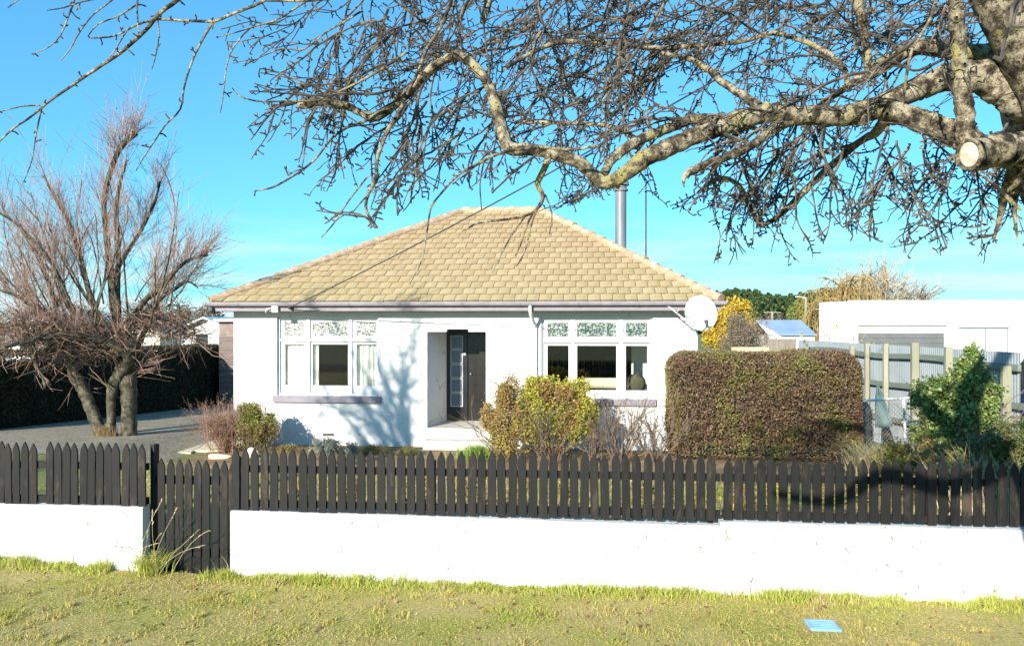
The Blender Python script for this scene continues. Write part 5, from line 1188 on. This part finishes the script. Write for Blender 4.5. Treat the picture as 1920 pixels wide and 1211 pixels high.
# left sweep of long thin branches
LW = [
 [(380, -45, 3.9, 10), (333, 0, 3.9, 9.5), (300, 25, 3.9, 9), (270, 60, 3.9, 8.5), (225, 100, 3.9, 8), (190, 123, 3.9, 7.5), (155, 147, 3.9, 7), (125, 168, 3.9, 6), (100, 185, 3.9, 5.5), (75, 205, 3.9, 5), (50, 225, 3.9, 4.5), (20, 245, 3.9, 4), (-15, 280, 3.9, 3)],
 [(540, -30, 3.8, 8), (490, 5, 3.8, 7.5), (440, 25, 3.82, 7), (405, 40, 3.85, 6.5), (390, 41, 3.87, 6), (340, 39, 3.9, 5.5), (295, 37, 3.92, 5), (255, 48, 3.95, 5), (230, 62, 4, 4), (205, 70, 4.0, 4), (170, 72, 4, 3)],
 [(400, 42, 3.85, 6), (385, 65, 3.85, 5.5), (367, 100, 3.85, 5), (355, 130, 3.85, 4.5), (345, 165, 3.85, 4.5), (338, 205, 3.85, 4), (310, 235, 3.85, 3.5), (290, 265, 3.85, 3), (273, 290, 3.85, 3), (255, 320, 3.85, 2)],
 [(620, -30, 3.8, 5), (575, 2, 3.8, 5), (545, 22, 3.8, 4.5), (515, 40, 3.8, 4), (470, 53, 3.8, 3.5), (445, 80, 3.8, 3.5), (430, 105, 3.8, 3), (424, 130, 3.8, 3), (418, 185, 3.8, 2.5), (413, 212, 3.8, 2)],
 [(470, 53, 3.8, 3), (440, 62, 3.8, 2.5), (408, 70, 3.8, 2)],
 [(150, -30, 3.8, 4), (138, 5, 3.8, 4), (127, 35, 3.8, 3.5), (113, 68, 3.8, 3), (90, 90, 3.8, 2.5), (60, 102, 3.8, 2)],
 [(235, -20, 3.8, 4), (205, 5, 3.8, 3.5), (175, 28, 3.8, 3), (150, 60, 3.8, 3), (130, 95, 3.8, 2.5), (113, 115, 3.8, 2)],
 [(200, -5, 3.7, 3), (150, 5, 3.7, 3), (120, 15, 3.7, 3), (88, 20, 3.7, 2)],
 [(296, 40, 3.9, 3.5), (298, 70, 3.9, 3), (292, 105, 3.9, 2.5), (285, 130, 3.9, 2)],
 [(262, -20, 3.9, 4), (257, 10, 3.9, 4), (260, 60, 3.9, 3)],
 [(78, 205, 3.9, 3.5), (68, 250, 3.9, 3), (60, 300, 3.9, 2.5), (45, 340, 3.9, 2)],
 [(75, 198, 3.9, 3.5), (40, 200, 3.9, 3), (0, 210, 3.9, 2)],
 [(240, 55, 3.9, 3), (212, 100, 3.9, 2.5), (200, 115, 3.9, 2)],
 [(255, 10, 3.9, 4), (220, 32, 3.9, 3.5), (185, 45, 3.9, 3), (165, 68, 3.9, 2)],
 [(35, 0, 3.9, 2.5), (15, 15, 3.9, 2)],
 [(680, 20, 3.8, 5), (640, 45, 3.8, 4.5), (610, 62, 3.8, 4), (570, 93, 3.8, 3.5), (530, 92, 3.8, 3), (490, 107, 3.8, 2.5), (455, 125, 3.8, 2)],
 [(770, -60, 3.7, 6), (690, -20, 3.7, 6), (600, 0, 3.7, 6), (500, 2, 3.75, 5)],
 [(760, 100, 3.9, 7), (700, 140, 3.9, 6), (640, 170, 3.9, 5), (600, 188, 3.85, 5), (540, 190, 3.85, 4), (480, 190, 3.85, 3.5), (445, 178, 3.85, 3), (435, 165, 3.85, 2)],
 [(690, 225, 4.0, 6), (650, 240, 4.0, 5.5), (620, 262, 4.0, 5), (590, 300, 4.0, 5), (550, 330, 4.0, 4.5), (510, 352, 4.0, 4), (478, 358, 4.0, 2.5)],
]
for l in LW: W(l, 6, .05)
# overhead limbs above and behind the camera (they shade the fence)
for l in ([[*c2w(3.25, 4.2, 2.6), .19], [*c2w(2.8, 3.0, 3.1), .15], [*c2w(2.0, 2.0, 3.75), .11], [*c2w(1.1, 1.65, 3.62), .085], [*c2w(.5, 1.72, 3.72), .07], [*c2w(-.1, 1.55, 3.56), .055], [*c2w(-.7, 1.5, 3.66), .035]],
          [[*c2w(3.2, 4.2, 3.0), .17], [*c2w(2.6, 2.6, 4.0), .12], [*c2w(2.2, 1.4, 4.6), .09], [*c2w(1.0, .6, 5.0), .05]],
          [[*c2w(3.2, 4.3, 3.6), .16], [*c2w(2.2, 4.0, 4.9), .12], [*c2w(1.0, 3.8, 5.6), .09], [*c2w(-.4, 3.6, 5.9), .05]],
          [[*c2w(3.5, 4.35, 2.8), .16], [*c2w(4.4, 4.0, 3.8), .11], [*c2w(5.6, 3.7, 4.4), .06]]):
    S = smooth_path(l, .06); mb.tube(S[:, :3], S[:, 3] * (1 + .08 * patch(np.arange(len(S)) * .1, 0 * S[:, 0], 8, 9)), 12); L_.append((S[:, :3], S[:, 3]))
for P, r in list(L_):
    if r.max() < .02: continue
    for q in range(int(len(P) * .35)):
        j = rng.integers(1, len(P)); d = unit(1)[0]; p = P[j] + d * r[j] * .85; e = rng.uniform(.25, .6) * min(r[j], .05); mb.tube([p, p + d * e * .6, p + d * e], [e * 1.3, e, e * .35], 7)
trunk_o = mb.build('trunk', limb_bark, root, True)
# sawn face at the end of the big stub
fx = (cutc - at(1870, 284, 4.0)); fx /= np.linalg.norm(fx); toward = EYE - cutc; toward /= np.linalg.norm(toward); nrm = fx * .75 + toward * .65; nrm /= np.linalg.norm(nrm)
u = np.cross(nrm, [0, 0, 1]); u /= np.linalg.norm(u); v = np.cross(u, nrm); fm = MB(); a = np.linspace(0, 2 * math.pi, 29)[:-1]
ring = [cutc + nrm * .012 + (u * math.cos(q) * .046 + v * math.sin(q) * .064) for q in a]; fm.prism([p - nrm * .09 for p in ring], nrm * .09); bevel(fm.build('sawn_face', cut_wood, root), .008)
lip = MB(); rp = [cutc + nrm * .004 + (u * math.cos(q) * .054 + v * math.sin(q) * .072) for q in np.append(a, a[0])]; lip.tube(rp, .012, 8); lip.build('bark_lip', limb_bark, root, True)

# twigs ---------------------------------------------------------------
ENVX = [-400, 300, 450, 480, 560, 620, 720, 800, 860, 930, 1000, 1060, 1150, 1240, 1300, 1340, 1420, 1500, 1560, 1650, 1750, 1800, 1920, 2300]
ENVY = [-900, -400, 200, 350, 340, 445, 425, 370, 345, 370, 400, 390, 365, 385, 410, 520, 460, 520, 430, 460, 500, 440, 600, 700]
tw = MB(); spur_p = []; spur_t = []; spur_r = []
def crop(P):
    """keep the part of a shoot that stays within the tree's crown"""
    px, py = proj(P); lim = np.interp(px, ENVX, ENVY); bad = np.where((py > lim))[0]
    return P[:bad[0]] if len(bad) else P
left = np.array([-ca, -sa, 0]); fwd = np.array([-sa, ca, 0])
def put(P, r0, r1, k=4):
    P = crop(P)
    if len(P) < 4: return None
    tw.tube(P, np.linspace(r0, r1, len(P)), k, False); spur_p.append(P[1:]); t = np.gradient(P, axis=0)[1:]; spur_t.append(t / (np.linalg.norm(t, axis=1)[:, None] + 1e-9)); spur_r.append(np.linspace(r0, r1, len(P))[1:]); return P
def branch(p, d, L, r0, droop, lvl):
    P = put(grow(p, d, L, .03, droop, .12), r0, max(.0028, r0 * .42))
    if P is None or lvl == 0: return
    n = int(len(P) * .03 / (.20 if lvl == 2 else .17)) + 1
    for i in range(n):
        j = rng.integers(1, len(P) - 1); t = P[j + 1] - P[j - 1]; t /= np.linalg.norm(t); d2 = t * 1.0 + rng.normal(0, .34, 3) + [0, 0, -.10]
        branch(P[j], d2, (L * rng.uniform(.25, .65) if lvl == 2 else rng.uniform(.05, .22)), max(.0033, r0 * .62), droop * 1.2, lvl - 1)
nl = len(L_) - len(LW) - 4
for i, (P, r) in enumerate(L_):
    seg_ = np.linalg.norm(np.diff(P, axis=0), axis=1).sum(); px, py = proj(P)
    dens = 2.6 if i < nl else 2.0
    for k in range(int(seg_ * dens)):
        j = rng.integers(1, len(P) - 1); t = P[j + 1] - P[j - 1]; t /= np.linalg.norm(t) + 1e-9
        if i < nl and px[j] > 1900: continue
        if i < nl:
            d = rng.normal(0, .40, 3) + left * .8 + t * .25 + fwd * .28 + [0, 0, rng.uniform(-.6, .55)]; L = rng.uniform(.3, 1.05) * (1.0 if r[j] > .02 else .75)
            branch(P[j], d, L, rng.uniform(.0055, .0095), .018, 2 if L > .4 else 1)
        elif i < len(L_) - 4:
            if j < 4: continue
            branch(P[j], t * .7 + rng.normal(0, .5, 3) + [0, 0, -.15], rng.uniform(.06, .22), .0026, .03, 0)
        else: branch(P[j], rng.normal(0, .6, 3) + left * .3 + [0, 0, .4], rng.uniform(.3, .8), .005, .01, 1)
for P, r in L_[nl:-4]:
    spur_p.append(P[2:]); t = np.gradient(P, axis=0)[2:]; spur_t.append(t / (np.linalg.norm(t, axis=1)[:, None] + 1e-9)); spur_r.append(r[2:])
# long shoots sweeping left and down through the crown
def sweep(px, py, D, ang, Lpx, r0, lvl=2):
    d = left * math.cos(ang) + np.array([0, 0, -math.sin(ang)]) + fwd * rng.normal(.05, .22); branch(at(px, py, D), d, Lpx * D / F, r0, .008, lvl)
for gx in range(8):
    for gy in range(5):
        for k in range(1 + (gx + gy) % 2 * (gx > 3) * (gy < 3)):
            px = 690 + gx * 85 + rng.uniform(-50, 50); py = -110 + gy * 72 + rng.uniform(-36, 36)
            if py > 60 + (px - 640) * .45 or (px > 1150 and py > 190): continue
            sweep(px, py, rng.uniform(4.0, 5.4), R(rng.uniform(8, 68)), rng.uniform(150, 360), rng.uniform(.006, .011))
for gx in range(8):
    for gy in (0, 1, 2, 0.5):
        px = 1300 + gx * 80 + rng.uniform(-45, 45); py = -90 + gy * 85 + rng.uniform(-40, 40); sweep(px, py, rng.uniform(4.3, 5.8), R(rng.uniform(-25, 60)), rng.uniform(150, 320), rng.uniform(.006, .010))
for (px, py, a, L) in ((760, 150, 40, 280), (720, 120, 25, 260), (740, 60, 30, 260), (700, 40, 50, 240), (770, 190, 52, 260), (660, 150, 48, 170), (800, 190, 60, 200), (830, 200, 50, 230), (880, 170, 55, 240), (930, 210, 60, 190), (640, 60, 30, 140), (790, 230, 75, 170), (870, 240, 62, 160)):
    sweep(px, py, rng.uniform(4.0, 4.5), R(a), L, .009)
for k in range(30): sweep(rng.uniform(880, 1560), rng.uniform(-90, 70), rng.uniform(4.4, 5.9), R(rng.uniform(5, 60)), rng.uniform(150, 330), rng.uniform(.005, .009))
for k in range(12): sweep(rng.uniform(1640, 1900), rng.uniform(-60, 90), rng.uniform(4.6, 5.8), R(rng.uniform(-30, 70)), rng.uniform(130, 280), rng.uniform(.005, .009))
# shoots hanging below the bough at the right
for i in range(50):
    px = 1420 + 10.8 * i + rng.uniform(-10, 10); D = rng.uniform(4.1, 5.4); py = rng.uniform(205, 320); p = at(px, py, D)
    d = left * rng.uniform(-.5, .8) + np.array([0, 0, -1.]) + rng.normal(0, .25, 3); branch(p, d, rng.uniform(.4, 1.0), rng.uniform(.005, .009), .010, 2 if i % 3 == 0 else 1)
tw.build('branches', twig_bark, root)
# knobbly fruiting spurs
SP = np.vstack(spur_p); ST = np.vstack(spur_t); SR = np.concatenate(spur_r)
px, py = proj(SP); ok = (py > -60) & (px > -60) & (px < 1990); keep = ok & (rng.uniform(0, 1, len(SP)) < .40); SP, ST, SR = SP[keep], ST[keep], SR[keep]
n = len(SP); sm = MB(); d = rng.normal(0, 1, (n, 3)); d -= ST * (d * ST).sum(1)[:, None] * .8; d /= np.linalg.norm(d, axis=1)[:, None]
l = rng.uniform(.010, .036, n)[:, None]; m1 = SP + d * l; sm.prisms(SP, m1, .0044, .0034, 4)
for s in range(2):
    q = rng.uniform(0, 1, n) < (.75 if s == 0 else .5); d2 = d[q] * .8 + rng.normal(0, .6, (q.sum(), 3)); d2 /= np.linalg.norm(d2, axis=1)[:, None]; m2 = m1[q] + d2 * rng.uniform(.007, .022, (q.sum(), 1)); sm.prisms(m1[q], m2, .0034, .0048, 4)
    sm.prisms(m2, m2 + d2 * .008, .0048, .0010, 4)
sm.build('spurs', twig_bark, root)
print('SPURS', n, 'TWIGV', tw.n)

# a second street tree stands outside the frame at the left; its shadow falls on the house
c = np.array([-9.3, 5.0, .12]); root = thing('shade_tree', 'bare street tree just outside the left edge whose shadow falls on the house', 'tree', c)
mb = MB(); st = MB(); mb.tube(grow(c - [0, 0, .2], (0, 0, 1), 5.0, .2, 0, .02), np.linspace(.17, .11, 26), 10)
for i in range(17):
    P = grow(c + [0, 0, rng.uniform(3.6, 5.0)], (rng.normal(-.38, .34), rng.normal(0, .35), 1), rng.uniform(2.0, 3.8), .12, 0, .08); mb.tube(P, np.linspace(.055, .014, len(P)), 6, False)
    for k in range(13):
        j = rng.integers(4, len(P)); S = grow(P[j], (P[j] - P[j - 1]) * 6 + rng.normal(0, .5, 3), rng.uniform(.4, 1.2), .1, 0, .1); st.tube(S, np.linspace(.013, .005, len(S)), 4, False)
        for m_ in range(5): j2 = rng.integers(1, len(S)); S2 = grow(S[j2], (S[j2] - S[j2 - 1]) * 8 + rng.normal(0, .5, 3), rng.uniform(.2, .55), .08, 0, .12); st.tube(S2, .008, 3, False)
mb.build('trunk', willow_bark, root); st.build('twigs', twig_bark, root)
